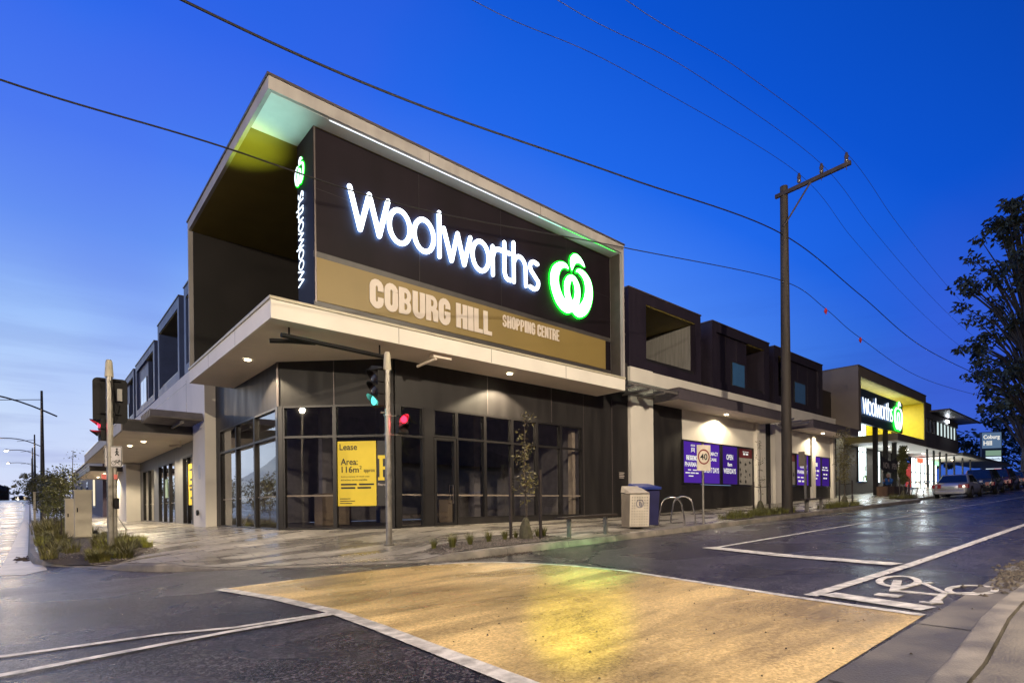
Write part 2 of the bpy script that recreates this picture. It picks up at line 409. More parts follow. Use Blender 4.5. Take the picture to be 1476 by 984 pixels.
def polyplate(mb, pts, place, t0, t1, mi=0):
    n = len(pts)
    V = [place(x, z, t0) for x, z in pts]+[place(x, z, t1) for x, z in pts]
    mb.add(V, [list(range(n))[::-1], list(range(n, 2*n))]+[(i, (i+1) % n, n+(i+1) % n, n+i) for i in range(n)], mi)
TXT = {}
def textpolys(s, bold=0.0):
    key = (s, bold)
    if key in TXT: return TXT[key]
    cu = bpy.data.curves.new('t', 'FONT'); cu.body = s; cu.offset = bold; cu.resolution_u = 4; cu.fill_mode = 'FRONT'
    ob = bpy.data.objects.new('t', cu); COL.objects.link(ob)
    me = bpy.data.meshes.new_from_object(ob)
    vs = [tuple(v.co[:2]) for v in me.vertices]; fs = [list(p.vertices) for p in me.polygons]
    bpy.data.objects.remove(ob); bpy.data.curves.remove(cu); bpy.data.meshes.remove(me)
    x0 = min(v[0] for v in vs); x1 = max(v[0] for v in vs); y0 = min(v[1] for v in vs); y1 = max(v[1] for v in vs)
    vs = [((v[0]-x0)/(x1-x0), (v[1]-y0)/(y1-y0)) for v in vs]
    TXT[key] = (vs, fs, (x1-x0)/(y1-y0))
    return TXT[key]
def text(mb, s, place, x0, z0, w, h, d=.004, mi=0, bold=0.0):
    vs, fs, asp = textpolys(s, bold)
    if w is None: w = h*asp
    mb.add([place(x0+v[0]*w, z0+v[1]*h, d) for v in vs], fs, mi)
# ---------------------------------------------------------------- ground, road, paths
def coords(a, b, near_, step, far):
    out = []; x = a
    for lo, hi, st in ((a, near_[0], far), (near_[0], near_[1], step), (near_[1], b, far)):
        n = max(1, int(round((hi-lo)/st)))
        out += [lo+(hi-lo)*i/n for i in range(n)]
    return out+[b]
xs = sorted(set([round(q, 3) for q in coords(-900, 900, (-60, 150), 5, 60)]+[0, 10, 40, 50, 90]))
ys = sorted(set([round(q, 3) for q in coords(-900, 900, (-30, 230), 4, 60)]+[30, 62, 150]))
mb = MB()
mb.v = [(x, y, zg(x, y)) for y in ys for x in xs]
nx = len(xs)
mb.f = [[j*nx+i, j*nx+i+1, (j+1)*nx+i+1, (j+1)*nx+i] for j in range(len(ys)-1) for i in range(nx-1)]
mb.m = [0]*len(mb.f)
tag(mb.build('road', asphalt), kind='structure')

def sheet(name, pts, mat, dz, zfun=zg, cutx=(0, 10, 40, 50, 90), cuty=(30, 62, 150), parent=None, holes=None):
    bm = bmesh.new()
    vs = [bm.verts.new((x, y, 0)) for x, y in pts]
    f = bm.faces.new(vs)
    bmesh.ops.triangulate(bm, faces=[f])
    for c in cutx:
        bmesh.ops.bisect_plane(bm, geom=bm.verts[:]+bm.edges[:]+bm.faces[:], plane_co=(c, 0, 0), plane_no=(1, 0, 0), dist=1e-5)
    for c in cuty:
        bmesh.ops.bisect_plane(bm, geom=bm.verts[:]+bm.edges[:]+bm.faces[:], plane_co=(0, c, 0), plane_no=(0, 1, 0), dist=1e-5)
    off = absloc(parent)
    for v in bm.verts: v.co.z = zfun(v.co.x, v.co.y)+dz
    bmesh.ops.translate(bm, verts=bm.verts, vec=-off)
    bmesh.ops.triangulate(bm, faces=bm.faces[:])
    bmesh.ops.recalc_face_normals(bm, faces=bm.faces)
    if sum(f.normal.z for f in bm.faces) < 0: bmesh.ops.reverse_faces(bm, faces=bm.faces)
    me = bpy.data.meshes.new(name); bm.to_mesh(me); bm.free(); me.materials.append(mat)
    for p in me.polygons: p.use_smooth = True
    o = bpy.data.objects.new(name, me); COL.objects.link(o)
    if parent is not None: o.parent = parent
    return o
def band(path, w):
    L_, R_ = [], []
    for i in range(len(path)):
        a = path[max(i-1, 0)]; b = path[min(i+1, len(path)-1)]
        dx, dy = b[0]-a[0], b[1]-a[1]; l = math.hypot(dx, dy)
        L_.append((path[i][0]-dy/l*w/2, path[i][1]+dx/l*w/2)); R_.append((path[i][0]+dy/l*w/2, path[i][1]-dx/l*w/2))
    return L_+R_[::-1]
def st(o): return tag(o, kind='structure')

# raised gold surfaced intersection
top = [(1.92, 8.22), (2.7, 8.27), (3.7, 8.24), (4.5, 8.2), (5.1, 8.02), (5.6, 7.75), (5.97, 7.3), (6.2, 6.8), (6.36, 6.0)]
rightedge = [(6.38, 4.93), (6.15, 3.8), (5.85, 2.4), (5.68, 1.27)]
leftedge = [(1.9, -6), (2.12, .5), (2.22, 2.5), (2.32, 4.5), (2.34, 5.46), (2.2, 6.8), (1.92, 8.22)]
st(sheet('gold_road_surface', top+rightedge+[(5.2, 1.27), (3.0, 1.27), (2.5, 1.2), (2.3, .6), (2.2, -6)]+leftedge[:-1], gold_road, .005))
st(sheet('edge_marking', band(top[4:]+rightedge, .10), white_paint, .010))
st(sheet('edge_marking', band([(a, b) for a, b in leftedge], .15), white_paint, .010))
st(sheet('centre_line_marking', band([(9.75, 5.49), (14, 5.42), (20, 5.28), (30, 5.05), (40, 4.75), (60, 4.6), (120, 4.6)], .11), white_paint, .009))
st(sheet('stop_line_marking', band([(9.85, 5.6), (9.25, 3.9), (8.98, 2.3)], .32), white_paint, .0135))
st(sheet('lane_marking', band([(6.02, 2.3), (7.5, 2.23), (9, 2.17), (18, 2.0), (40, 1.85), (90, 1.8)], .13), white_paint, .009))
st(sheet('stop_line_marking', band([(6.2, 2.2), (5.97, 1.3)], .25), white_paint, .0135))
st(sheet('centre_line_marking', band([(2.28, 5.46), (1.4, 5.52), (.9, 5.75), (-.18, 5.9), (-3, 6.2), (-12, 6.6), (-60, 7)], .085), white_paint, .010))
st(sheet('centre_line_marking', band([(2.28, 5.36), (1.3, 5.36), (.5, 5.28), (-.17, 5.2), (-3, 5.0), (-12, 4.8), (-60, 4.8)], .095), white_paint, .014))
# bicycle symbol painted in the lane
bs = MB()
def gp(x, z, d): return (x, z, zg(x, z)+d)
def circ(cx, cy, rx, ry, n=28): return [(cx+rx*math.cos(2*math.pi*i/n), cy+ry*math.sin(2*math.pi*i/n)) for i in range(n)]
def bq(x, y): v = hit(1200+x/4.391, 760+y/4.393, zg); return (v.x, v.y)
def ell(cx_, cy_, rx_, ry_, n=30, a0=0, a1=360): return [bq(cx_+rx_*math.cos(math.radians(a0+(a1-a0)*k/n)), cy_+ry_*math.sin(math.radians(a0+(a1-a0)*k/n))) for k in range(n+1)]
ribbon(bs, ell(418, 343, 122, 33)[:-1], .072, gp, .0035, .010, closed=True)
ribbon(bs, ell(880, 398, 148, 29, a0=-12, a1=322), .06, gp, .0035, .0105, caps=False)
ribbon(bs, [bq(412, 338), bq(388, 408)], .085, gp, .0035, .0115, caps=False)
ribbon(bs, [bq(278, 424), bq(430, 440)], .14, gp, .0035, .012, caps=False)
ribbon(bs, [bq(392, 400), bq(545, 358), bq(630, 352)], .055, gp, .0035, .0125, caps=False)
ribbon(bs, [bq(400, 404), bq(695, 432)], .06, gp, .0035, .013, caps=False)
ribbon(bs, [bq(570, 356), bq(712, 420), bq(900, 418)], .055, gp, .0035, .0135, caps=False)
ribbon(bs, [bq(706, 424), bq(640, 478)], .06, gp, .0035, .014, caps=False)
ribbon(bs, [bq(560, 474), bq(615, 484), bq(680, 480), bq(668, 468)], .05, gp, .0035, .0145, caps=False)
st(bs.build('bicycle_lane_symbol', white_paint))

# gutters
st(sheet('gutter', [(-.45, 230), (-.45, 62), (-.45, 30), (-.45, 16), (-.5, 13.6), (-.1, 13.2), (.25, 13.9), (.2, 15.1), (.03, 16), (-.045, 18.5), (-.045, 30), (-.045, 62), (-.045, 230)], mk('gutter_pale', (.34, .31, .28), .4, var=.25, scale=2, bump=.2), .006))
def kz(X, Y): return zg(X, Y)
st(sheet('gutter', [(-6, 1.27), (3, 1.262), (9, 1.18), (20, 1.05), (120, 1.0), (120, .6), (20, .62), (9, .80), (3, .84), (-6, .86)], gutterm, .007))
# joints in the gutter slab
jm = mk('joint_dark', (.03, .028, .026), .8)
mbj = MB()
for x in (3.45, 5.3, 7.2, 9.1, 11, 13, 15):
    mbj.add([(x, .83, zg(x, 1)+.012), (x+.02, .83, zg(x, 1)+.012), (x+.02, 1.23, zg(x, 1)+.012), (x, 1.23, zg(x, 1)+.012)], [(0, 1, 2, 3)])
tag(mbj.build('gutter_joints', jm), kind='structure')
# near kerb, with a kerb stone face, and the footway behind
NK = [(-6, .86, .03), (2.4, .85, .03), (3.4, .845, .03), (4.3, .85, .035), (4.75, .86, .07), (5.3, .87, .125), (6, .875, .13), (6.8, .86, .13), (9, .80, .13), (14, .72, .13), (20, .62, .13), (40, .6, .13), (90, .6, .13), (150, .6, .13)]
def kerb(name, line, side, w=.16):
    m = MB(); rows = []
    for i in range(len(line)):
        a = line[max(i-1, 0)]; b = line[min(i+1, len(line)-1)]
        dx, dy = b[0]-a[0], b[1]-a[1]; l = math.hypot(dx, dy); nx_, ny_ = -dy/l*side, dx/l*side
        x, y, h = line[i]; z = zg(x, y)
        rows.append([(x-nx_*.01, y-ny_*.01, z-.12), (x, y, z+.003), (x+nx_*.022, y+ny_*.022, z+h*.8), (x+nx_*.045, y+ny_*.045, z+h), (x+nx_*w, y+ny_*w, z+h+.004), (x+nx_*w, y+ny_*w, z-.1)])
    for r in rows: m.v += r
    for i in range(len(rows)-1):
        for k in range(5):
            m.f.append([i*6+k, i*6+k+1, (i+1)*6+k+1, (i+1)*6+k]); m.m.append(0)
    return tag(m.build(name, conc, smooth=True), kind='structure')
def dens(line, step=.9, lim=40):
    out = []
    for a, b in zip(line[:-1], line[1:]):
        l = math.hypot(b[0]-a[0], b[1]-a[1]); n = max(1, int(l/step)) if l < lim else max(1, int(l/8))
        out += [tuple(a[k]+(b[k]-a[k])*i/n for k in range(3)) for i in range(n)]
    return out+[line[-1]]
kerb('kerb', dens(KERB), 1)
kerb('kerb', dens(NK), -1, .18)

def zn(X, Y):
    k = near(NK, X, Y); return zg(k[2], k[3])+k[1]+.02*k[0]
st(sheet('footpath_strip', [(x, y-.20) for x, y, _ in NK]+[(x, y-.52) for x, y, _ in NK][::-1], mk('footpath_concrete', (.15, .13, .105), .6, var=.3, scale=2.5, bump=.3, rv=.15), -.004, zn, cutx=range(-5, 60, 2), cuty=(-2, -1, 0)))
st(sheet('footpath_near', [(x, y-.53) for x, y, _ in NK]+[(150, -3), (-6, -3)], brick_pave, -.002, zn, cutx=range(-5, 60, 2), cuty=(-2, -1, 0)))
for v in []: pass
# corner footpath, following kerb on one side and the walls on the other
def off_line(line, d):
    out = []
    for i in range(len(line)):
        a = line[max(i-1, 0)]; b = line[min(i+1, len(line)-1)]
        dx, dy = b[0]-a[0], b[1]-a[1]; l = math.hypot(dx, dy)
        out.append((line[i][0]-dy/l*d, line[i][1]+dx/l*d))
    return out
fp = off_line(KERB, .15)
cx = [i*.5 for i in range(0, 80)]+[40+2*i for i in range(0, 55)]
cy = [8+.5*i for i in range(0, 34)]+[25+2*i for i in range(0, 20)]+[70, 80, 100, 120, 150, 190]
st(sheet('footpath', fp+[(150, 16), (4.0, 16), (5.2, 17), (5.2, 230)][0:1]+[(60, 16), (5.4, 16), (5.4, 230)], pave, -.002, zf, cutx=cx, cuty=cy))

# joints between kerb stones
m = MB()
acc = 0
for line, side, w, stp in ((KERB, 1, .17, 1.6), (NK, -1, .31, 2.4)):
    for a, b in zip(line[:-1], line[1:]):
        if a[2] < .05 or b[2] < .05 or math.hypot(a[0], a[1]) > 45: continue
        l = math.hypot(b[0]-a[0], b[1]-a[1]); ux, uy = (b[0]-a[0])/l, (b[1]-a[1])/l; nx_, ny_ = -uy*side, ux*side
        k = stp-acc if acc else stp*.4
        while k < l:
            x, y = a[0]+ux*k, a[1]+uy*k; h = a[2]+(b[2]-a[2])*k/l; z = zg(x, y)
            e = .004; P = [(x-ux*e, y-uy*e), (x+ux*e, y+uy*e)]
            V = []
            for (px_, py_) in P: V += [(px_-nx_*.003, py_-ny_*.003, z), (px_+nx_*.02, py_+ny_*.02, z+h*.8+.002), (px_+nx_*.043, py_+ny_*.043, z+h+.003), (px_+nx_*w, py_+ny_*w, z+h+.008)]
            m.add(V, [(0, 1, 5, 4), (1, 2, 6, 5), (2, 3, 7, 6)])
            k += stp
        acc = 0
tag(m.build('kerb_joints', jm), kind='structure')
# tactile ground pads
tac = mk('tactile_pale', (.42, .37, .31), .6)
def tactile(poly, u, n1, n2):
    m = MB()
    for i in range(n1):
        for j in range(n2):
            a = (i+.5)/n1; b = (j+.5)/n2
            p = [poly[0][k]*(1-a)*(1-b)+poly[1][k]*a*(1-b)+poly[2][k]*a*b+poly[3][k]*(1-a)*b for k in (0, 1)]
            if u:
                q = [poly[0][k]*(1-a)+poly[1][k]*a for k in (0, 1)]; r = [poly[3][k]*(1-a)+poly[2][k]*a for k in (0, 1)]
                if j == 0:
                    dx, dy = (poly[1][0]-poly[0][0])/n1*.28, (poly[1][1]-poly[0][1])/n1*.28
                    P = [(q[0]-dx, q[1]-dy), (q[0]+dx, q[1]+dy), (r[0]+dx, r[1]+dy), (r[0]-dx, r[1]-dy)]
                    m.hexa([(x, y, zf(x, y)+.001) for x, y in P]+[(x, y, zf(x, y)+.012) for x, y in P])
            else:
                z = zf(*p)
                m.tube([(p[0], p[1], z), (p[0], p[1], z+.008)], [.018, .012], 8)
    return tag(m.build('tactile_paving', tac), kind='structure')
def gpt(x, y): v = foot(x, y); return (v.x, v.y)
tactile([gpt(133, 802), gpt(172, 798), gpt(184, 806), gpt(146, 810)], True, 9, 1)
tactile([gpt(440, 806), gpt(545, 796), gpt(572, 803), gpt(468, 814)], False, 15, 9)
def tact2(x0, y0):
    m = MB()
    for i in range(14):
        for j in range(6):
            x = x0+i*.06; y = y0-j*.06; z = zn(x, y)
            m.tube([(x, y, z), (x, y, z+.008)], [.02, .013], 8)
    return tag(m.build('tactile_paving', tac), kind='structure')
tact2(3.55, .40)

# planting beds
def bed(pts, rise, name='garden_bed'):
    return st(sheet(name, pts, soil, rise, zf, cutx=[.25*i for i in range(0, 120)], cuty=[8+.25*i for i in range(0, 120)]))
bed([(.2, 14.9), (.15, 16), (.12, 45), (1.9, 45), (2.0, 19), (2.3, 17.2), (2.15, 15.6), (1.75, 14.1), (1.25, 13.3), (.75, 13.9)], .012)
bed([(5.6, 8.75), (5.9, 9.35), (6.6, 9.45), (8.9, 9.25), (9.0, 8.35), (7, 8.33), (6.1, 8.42)], .012)
bed([(16.3, 8.35), (16.6, 8.9), (17.5, 9.5), (20.3, 9.9), (21.9, 9.8), (21.9, 8.35)], .012)
bed([(23.9, 8.35), (24.1, 9.1), (27.9, 9.3), (28.2, 8.35)], .012)
bed([(35.6, 8.4), (36, 9.6), (38.8, 9.9), (39.2, 9.15), (37.5, 8.6)], .012)
# gravel stones (uncountable)
def pebbles(name, spots, mat, kind='stuff'):
    m = MB(); rnd = random.Random(3)
    for (x, y, r, zz) in spots:
        n = 5; a0 = rnd.random()*6
        ring = [(x+r*math.cos(a0+2*math.pi*k/n)*rnd.uniform(.7, 1.2), y+r*math.sin(a0+2*math.pi*k/n)*rnd.uniform(.7, 1.2)) for k in range(n)]
        V = [(p[0], p[1], zz-.004) for p in ring]+[(x, y, zz+r*rnd.uniform(.35, .8))]
        m.add(V, [(k, (k+1) % n, n) for k in range(n)])
    return tag(m.build(name, mat), kind=kind)
peb = mk('gravel_stones', (.13, .11, .095), .7, var=.7, scale=25)
rnd = random.Random(11)
sp = []
for _ in range(1500):
    x = rnd.uniform(5.65, 9.0); y = rnd.uniform(8.36, 9.35); sp.append((x, y, rnd.uniform(.012, .03), zf(x, y)+.012))
for _ in range(2200):
    x = rnd.uniform(.25, 2.2); y = rnd.uniform(13.6, 19)
    if x+ (y-13.3)*.0 > 1.2 and y < 14.2: continue
    if y < 14.9 and x < .9: continue
    sp.append((x, y, rnd.uniform(.012, .035), zf(x, y)+.012))
pebbles('garden_gravel', sp, peb)
leafm = mk('dead_leaves', (.055, .04, .025), .7, var=.6, scale=30)
sp = []
for _ in range(260):
    x = rnd.gauss(6.75, .38); y = 8.06-abs(rnd.gauss(0, .06)); sp.append((x, y, rnd.uniform(.012, .04), zg(x, y)+.01))
for _ in range(900):
    x = rnd.gauss(9.3, .75); y = rnd.gauss(.98, .11); sp.append((x, y, rnd.uniform(.012, .045), zg(x, y)+.012))
for _ in range(90):
    x = rnd.gauss(-.15, .06); y = rnd.gauss(17.5, .35); sp.append((x, y, rnd.uniform(.02, .05), zg(x, y)+.012))
for _ in range(150):
    x = rnd.uniform(2.4, 11); y = rnd.uniform(.9, 5)**1.0; sp.append((x, y, rnd.uniform(.006, .013), zg(x, y)+.016))
pebbles('leaf_litter', sp, leafm)
# drain grate set in the near gutter
g = thing('drain_grate', 'metal drain grate in the near gutter half covered by dead leaves', 'grate', (9.3, 1.0, zg(9.3, 1)))
m = MB()
for i in range(11): m.box((8.95+i*.07, .86, zg(9.3, 1)+.004), (8.975+i*.07, 1.16, zg(9.3, 1)+.02))
m.box((8.92, .84, zg(9.3, 1)+.004), (9.7, .87, zg(9.3, 1)+.022)); m.box((8.92, 1.15, zg(9.3, 1)+.004), (9.7, 1.18, zg(9.3, 1)+.022))
m.build('bars', steel, g)
# ---------------------------------------------------------------- openings
def window(parent, fr, a0, a1, z0, z1, glassm=pane_dark, transom=None, fw=.05, name='window', rail=None, b=0.0, mull=(), depth=.12):
    m = MB()
    fr.box(m, a0, a0+fw, b-depth, b, z0, z1); fr.box(m, a1-fw, a1, b-depth, b, z0, z1)
    fr.box(m, a0+fw, a1-fw, b-depth, b, z1-fw, z1); fr.box(m, a0+fw, a1-fw, b-depth, b, z0, z0+fw)
    if transom: fr.box(m, a0+fw, a1-fw, b-depth, b-.003, transom-.03, transom+.03)
    for q in mull: fr.box(m, q-.02, q+.02, b-depth, b-.005, z0+fw, z1-fw)
    w = m.build(name, framem, parent)
    g = MB(); g.add([fr.p(a0+fw*.5, b-depth*.6, z0+fw*.5), fr.p(a1-fw*.5, b-depth*.6, z0+fw*.5), fr.p(a1-fw*.5, b-depth*.6, z1-fw*.5), fr.p(a0+fw*.5, b-depth*.6, z1-fw*.5)], [(0, 1, 2, 3)])
    g.build('pane', glassm, w)
    if rail:
        r = MB(); fr.box(r, a0+fw, a1-fw, b-depth*.6-.05, b-depth*.6-.01, rail-.022, rail+.022); r.build('rail', railm, w)
    return w
def downlight(parent, x, y, z, power=60, col=(1, .83, .55), wide=150, r=.075):
    d = MB(); d.disc((x, y, z-.012), (0, 0, -1), r, .012)
    o = d.build('downlight', emit('lamp_lens', (1, .86, .6), 40), parent)
    rg = MB(); rg.tube([(x, y, z), (x, y, z-.02)], [r*1.35, r*1.3], 20, cap=False); rg.build('rim', stainless, o)
    lamp('lamp', 'SPOT', (x, y, z-.03), power, col, o, .05, (0, 0, 0), math.radians(wide), .25)
    return o

# ================================================================ corner building
CB = thing('corner_building', 'tall corner shop building with a cream framed sign box above a wide canopy', 'building', (4.95, 15.05, -.55))
# floor / interior of the vacant shop
m = MB(); m.prism([(5.1, 15.25), (7.4, 12.97), (14.6, 12.97), (14.6, 20.8), (5.1, 20.8)], -.62, -.52)
m.build('shop_floor', mk('shop_floor', (.12, .11, .10), .35, var=.3), CB)
m = MB(); m.box((14.5, 12.97, -.5), (14.6, 20.8, 3.7)); m.box((5.1, 20.8, -.5), (14.6, 20.9, 3.7)); m.prism([(5.1, 15.25), (7.4, 12.97), (14.5, 12.97), (14.5, 20.8), (5.1, 20.8)], 3.6, 3.7)
for i in range(4): m.box((7+2*i, 17.2, -.5), (7.3+2*i, 17.5, 3.6))
m.build('interior_wall', greyint, CB)
m = MB(); m.box((6.5, 16.0, -.5), (7.4, 16.6, .45)); m.box((9.9, 15.2, -.5), (10.6, 15.8, .25)); m.build('crate', mk('crate_board', (.25, .2, .14), .8), CB)

# ground floor walls (above and beside openings)
m = MB()
FLT.box(m, 15.07, 21.5, -.2, 0, 2.70, 3.857)
FLT.box(m, 21.0, 21.5, -.2, 0, -.7, 2.70); FLT.box(m, 19.05, 21.5, -.2, 0, 3.857, 5.3); FRT.box(m, 15.2, 16.96, -.2, 0, 3.857, 5.3)
FCH.box(m, .0, 3.09, -.2, -.001, 2.70, 3.857)
FRT.box(m, 7.18, 14.4, -.2, 0, 2.70, 3.857)
FRT.box(m, 14.4, 16.93, -.2, 0, -.7, 3.857)
FRT.box(m, 9.12, 14.4, -.2, .004, -.7, -.33)
m.build('wall', darkwall, CB)
# panel joints
for f_, a in ((FRT, (10.228, 10.252, 0, .006, 2.72, 3.85)), (FRT, (12.888, 12.912, 0, .006, 2.72, 3.85)), (FRT, (15.98, 16.01, 0, .008, -.5, 3.85)), (FRT, (16.9, 16.93, 0, .008, -.5, 3.85)), (FCH, (-.03, .03, -.04, .02, 2.7, 3.855)), (FCH, (1.5, 1.524, 0, .006, 2.7, 3.85)), (FRT, (14.45, 14.462, 0, .006, -.5, 3.85))):
    m = MB(); f_.box(m, *a); m.build('joint_trim', capm, CB)
m = MB(); FRT.box(m, 16.35, 16.7, .0, .012, .98, 1.24); t = m.build('notice_plate', mk('notice_dark', (.05, .045, .045), .5), CB)
m = MB()
for k in range(4): FRT.box(m, 16.38, 16.67-.04*(k % 2), .014, .018, 1.2-.06*k-.015, 1.2-.06*k+.012)
m.build('notice_lines', lettercream, t)
# corner posts
m = MB(); FLT.box(m, 15.07, 15.22, -.14, .012, -.7, 2.7); FCH.box(m, 0.001, .12, -.14, .012, -.7, 2.7); m.build('corner_post', framem, CB)
m = MB(); FCH.box(m, 2.98, 3.1, -.14, .012, -.7, 2.7); FRT.box(m, 7.17, 7.30, -.14, .012, -.7, 2.7); m.build('corner_post', framem, CB)
m = MB(); FRT.box(m, 8.04, 8.34, -.14, .012, -.7, 2.7); m.build('corner_post', framem, CB)
# left side shopfront
for a0, a1 in ((15.22, 17.15), (17.15, 19.05), (19.05, 21.0)):
    window(CB, FLT, a0, a1, -.58, 2.70, transom=1.93, rail=.34)
# chamfer shopfront (a = distance from the corner)
for a0, a1 in ((.12, 1.51), (1.51, 2.98)):
    window(CB, FCH, a0, a1, -.55, 2.70, transom=1.88, rail=.34)
# right side
window(CB, FRT, 7.30, 8.04, -.52, 2.70, transom=1.89, rail=.34)
for a0, a1 in ((9.12, 10.14), (10.14, 11.2), (11.2, 12.25), (12.25, 13.34), (13.34, 14.4)):
    window(CB, FRT, a0, a1, -.33, 2.70, transom=1.93, rail=.34)
m = MB(); FRT.box(m, 14.2, 14.34, -.5, -.3, -.5, 2.6); m.build('inner_post', railm, CB)
window(CB, FRT, 8.34, 9.12, 1.93, 2.70, name='fanlight')
d = window(CB, FRT, 8.36, 9.10, -.5, 1.92, name='door', rail=.34, fw=.075)
m = MB()
for s in (8.93, ):
    for b in (.06, -.12):
        P = FRT.p
        m.tube([P(s, 0 if b > 0 else -.08, .62), P(s, b, .62), P(s, b, .1), P(s, 0 if b > 0 else -.08, .1)], .014, 8)
m.build('handle', stainless, d)
# lease poster + agent board inside the chamfer glass
cp = FCH.p
def cplace(x, z, dd): return cp(x, -.055+dd, z)
po = MB(); FCH.box(po, 1.57, 2.60, -.062, -.05, .06, 1.75)
poster = po.build('lease_poster', yellowm, CB, offset=None)
tag(poster, 'yellow lease poster with black writing in the chamfer window')
m = MB()
def ct(s, x, z, w, h, bold=0.0, dd=.01): text(m, s, cplace, x, z, w, h, dd, 0, bold)
ct('Lease', 1.63, 1.52, .47, .16, .012)
ct('Area:', 1.66, 1.13, .45, .17, .012)
ct('116m', 1.68, .93, .46, .165, .012); ct('2', 2.16, 1.02, .055, .085, .01); ct('approx', 2.27, .91, .30, .10, .004)
ct('Suits a variety of retail uses', 1.66, .80, .76, .05, .002)
ct('attractive terms available', 1.66, .72, .70, .05, .002)
for k, (w1, w2) in enumerate(((.42, .40), (.38, .36))):
    z = .60-.09*k
    m.add([cplace(1.66, z, .01), cplace(1.66+w1, z, .01), cplace(1.66+w1, z+.045, .01), cplace(1.66, z+.045, .01)], [(0, 1, 2, 3)])
    m.add([cplace(1.72+w1, z, .01), cplace(1.72+w1+w2, z, .01), cplace(1.72+w1+w2, z+.045, .01), cplace(1.72+w1, z+.045, .01)], [(0, 1, 2, 3)])
for k, w1 in enumerate((.28, .40, .32)):
    z = .24-.06*k
    m.add([cplace(1.63, z, .01), cplace(1.63+w1, z, .01), cplace(1.63+w1, z+.02, .01), cplace(1.63, z+.02, .01)], [(0, 1, 2, 3)])
m.build('poster_writing', inkm, poster)
po = MB(); FCH.box(po, 2.63, 2.93, -.062, -.052, .06, 1.75); ab = po.build('agent_board', mk('agent_board', (.03, .028, .03), .5), CB)
m = MB(); 
for (x, z, w, h) in ((2.65, 1.28, .24, .09), (2.69, .80, .09, .5), (2.65, .72, .17, .08), (2.78, 1.0, .1, .08)):
    m.add([cplace(x, z, .008+.001*h), cplace(x+w, z, .008+.001*h), cplace(x+w, z+h, .008+.001*h), cplace(x, z+h, .008+.001*h)], [(0, 1, 2, 3)])
m.build('agent_initial', yellowm, ab)
m = MB(); text(m, 'Fitzroys', cplace, 2.645, .56, .27, .085, .009, 0, .004); m.build('agent_name', lettercream, ab)

# canopy: slab with cream fascia, soffit, and dark recess above
X0, X1, Y0, Y1 = 3.70, 15.19, 11.615, 19.2
m = MB()
m.box((X0, Y0, 3.857), (X0+.06, Y1, 4.24)); m.box((X0+.06, Y0, 3.857), (X1, Y0+.06, 4.24)); m.box((X0+.06, Y1-.06, 3.857), (5, Y1, 4.24)); m.box((X1-.06, Y0+.06, 3.857), (X1, 13.0, 4.24))
can = m.build('canopy', cream, CB)
m = MB(); m.box((X0-.03, Y0-.03, 4.243), (X1, Y0+.16, 4.30)); m.box((X0-.03, Y0+.16, 4.243), (X0+.16, Y1, 4.30)); m.build('flashing', capsteel, can)
m = MB(); m.prism([(X0+.06, Y0+.06), (X1-.06, Y0+.06), (X1-.06, 12.85), (7.15, 12.85), (4.95, 15.05), (4.95, Y1-.06), (X0+.06, Y1-.06)], 3.862, 3.95); m.build('soffit', soffitm, can)
m = MB(); m.box((X0+.16, Y0+.16, 4.16), (X1-.1, Y1-.1, 4.22)); m.build('roof_deck', capm, can)
m = MB()
for x in (6.6, 9.4, 12.3): m.box((x, Y0-.002, 3.87), (x+.012, Y0, 4.23))
for y in (14.2, 16.8): m.box((X0-.002, y, 3.87), (X0, y+.012, 4.23))
m.build('fascia_joint', capm, can)
downlight(can, 4.27, 15.25, 3.855, 850, wide=128)
downlight(can, 10.55, 12.19, 3.855, 900, wide=128)
m = MB(); m.cyl((3.98, 12.5), .07, 4.30, 4.42, 14); o = m.build('added_uplight', blackm, can); lamp('lamp', 'SPOT', (3.98, 12.5, 4.45), 520, (.50, 1.0, .85), o, .06, (math.radians(180+3), math.radians(-5), 0), math.radians(42), 1)  # both fittings are added to throw a coloured glow under the roof corner
m = MB(); m.cyl((3.96, 13.9), .07, 4.30, 4.42, 14); o = m.build('added_uplight', blackm, can); lamp('lamp', 'SPOT', (3.96, 13.9, 4.45), 900, (.75, 1.0, .12), o, .06, (math.radians(180+2), math.radians(-4), 0), math.radians(36), 1)
m = MB(); m.tube([(3.98, 11.86, 3.62), (6.5, 12.0, 3.60)], .05, 12); m.tube([(3.86, 12.22, 3.56), (4.3, 12.1, 3.6), (4.75, 11.98, 3.62)], .05, 12)
m.tube([(4.2, 12.02, 3.62), (4.2, 12.02, 3.857)], .02, 8); m.tube([(6.3, 11.99, 3.62), (6.3, 11.99, 3.857)], .02, 8); m.build('pipe', blackm, can, smooth=True)
m = MB(); m.tube([(7.55, 12.35, 3.62), (7.72, 11.75, 3.72)], .035, 12); m.box((7.66, 11.75, 3.76), (8.2, 11.95, 3.857)); m.tube([(7.7, 11.85, 3.72), (7.9, 11.85, 3.80)], .03, 8)
m.build('floodlight_bracket', soffitm, can, smooth=True)
m = MB(); m.tube([(X0+.12, 12.2, 4.45), (X0+.12, 15.4, 4.45)], .02, 8)
for y in (12.25, 13.8, 15.35): m.tube([(X0+.12, y, 4.28), (X0+.12, y, 4.45)], .015, 8)
m.build('safety_rail', steel, can)

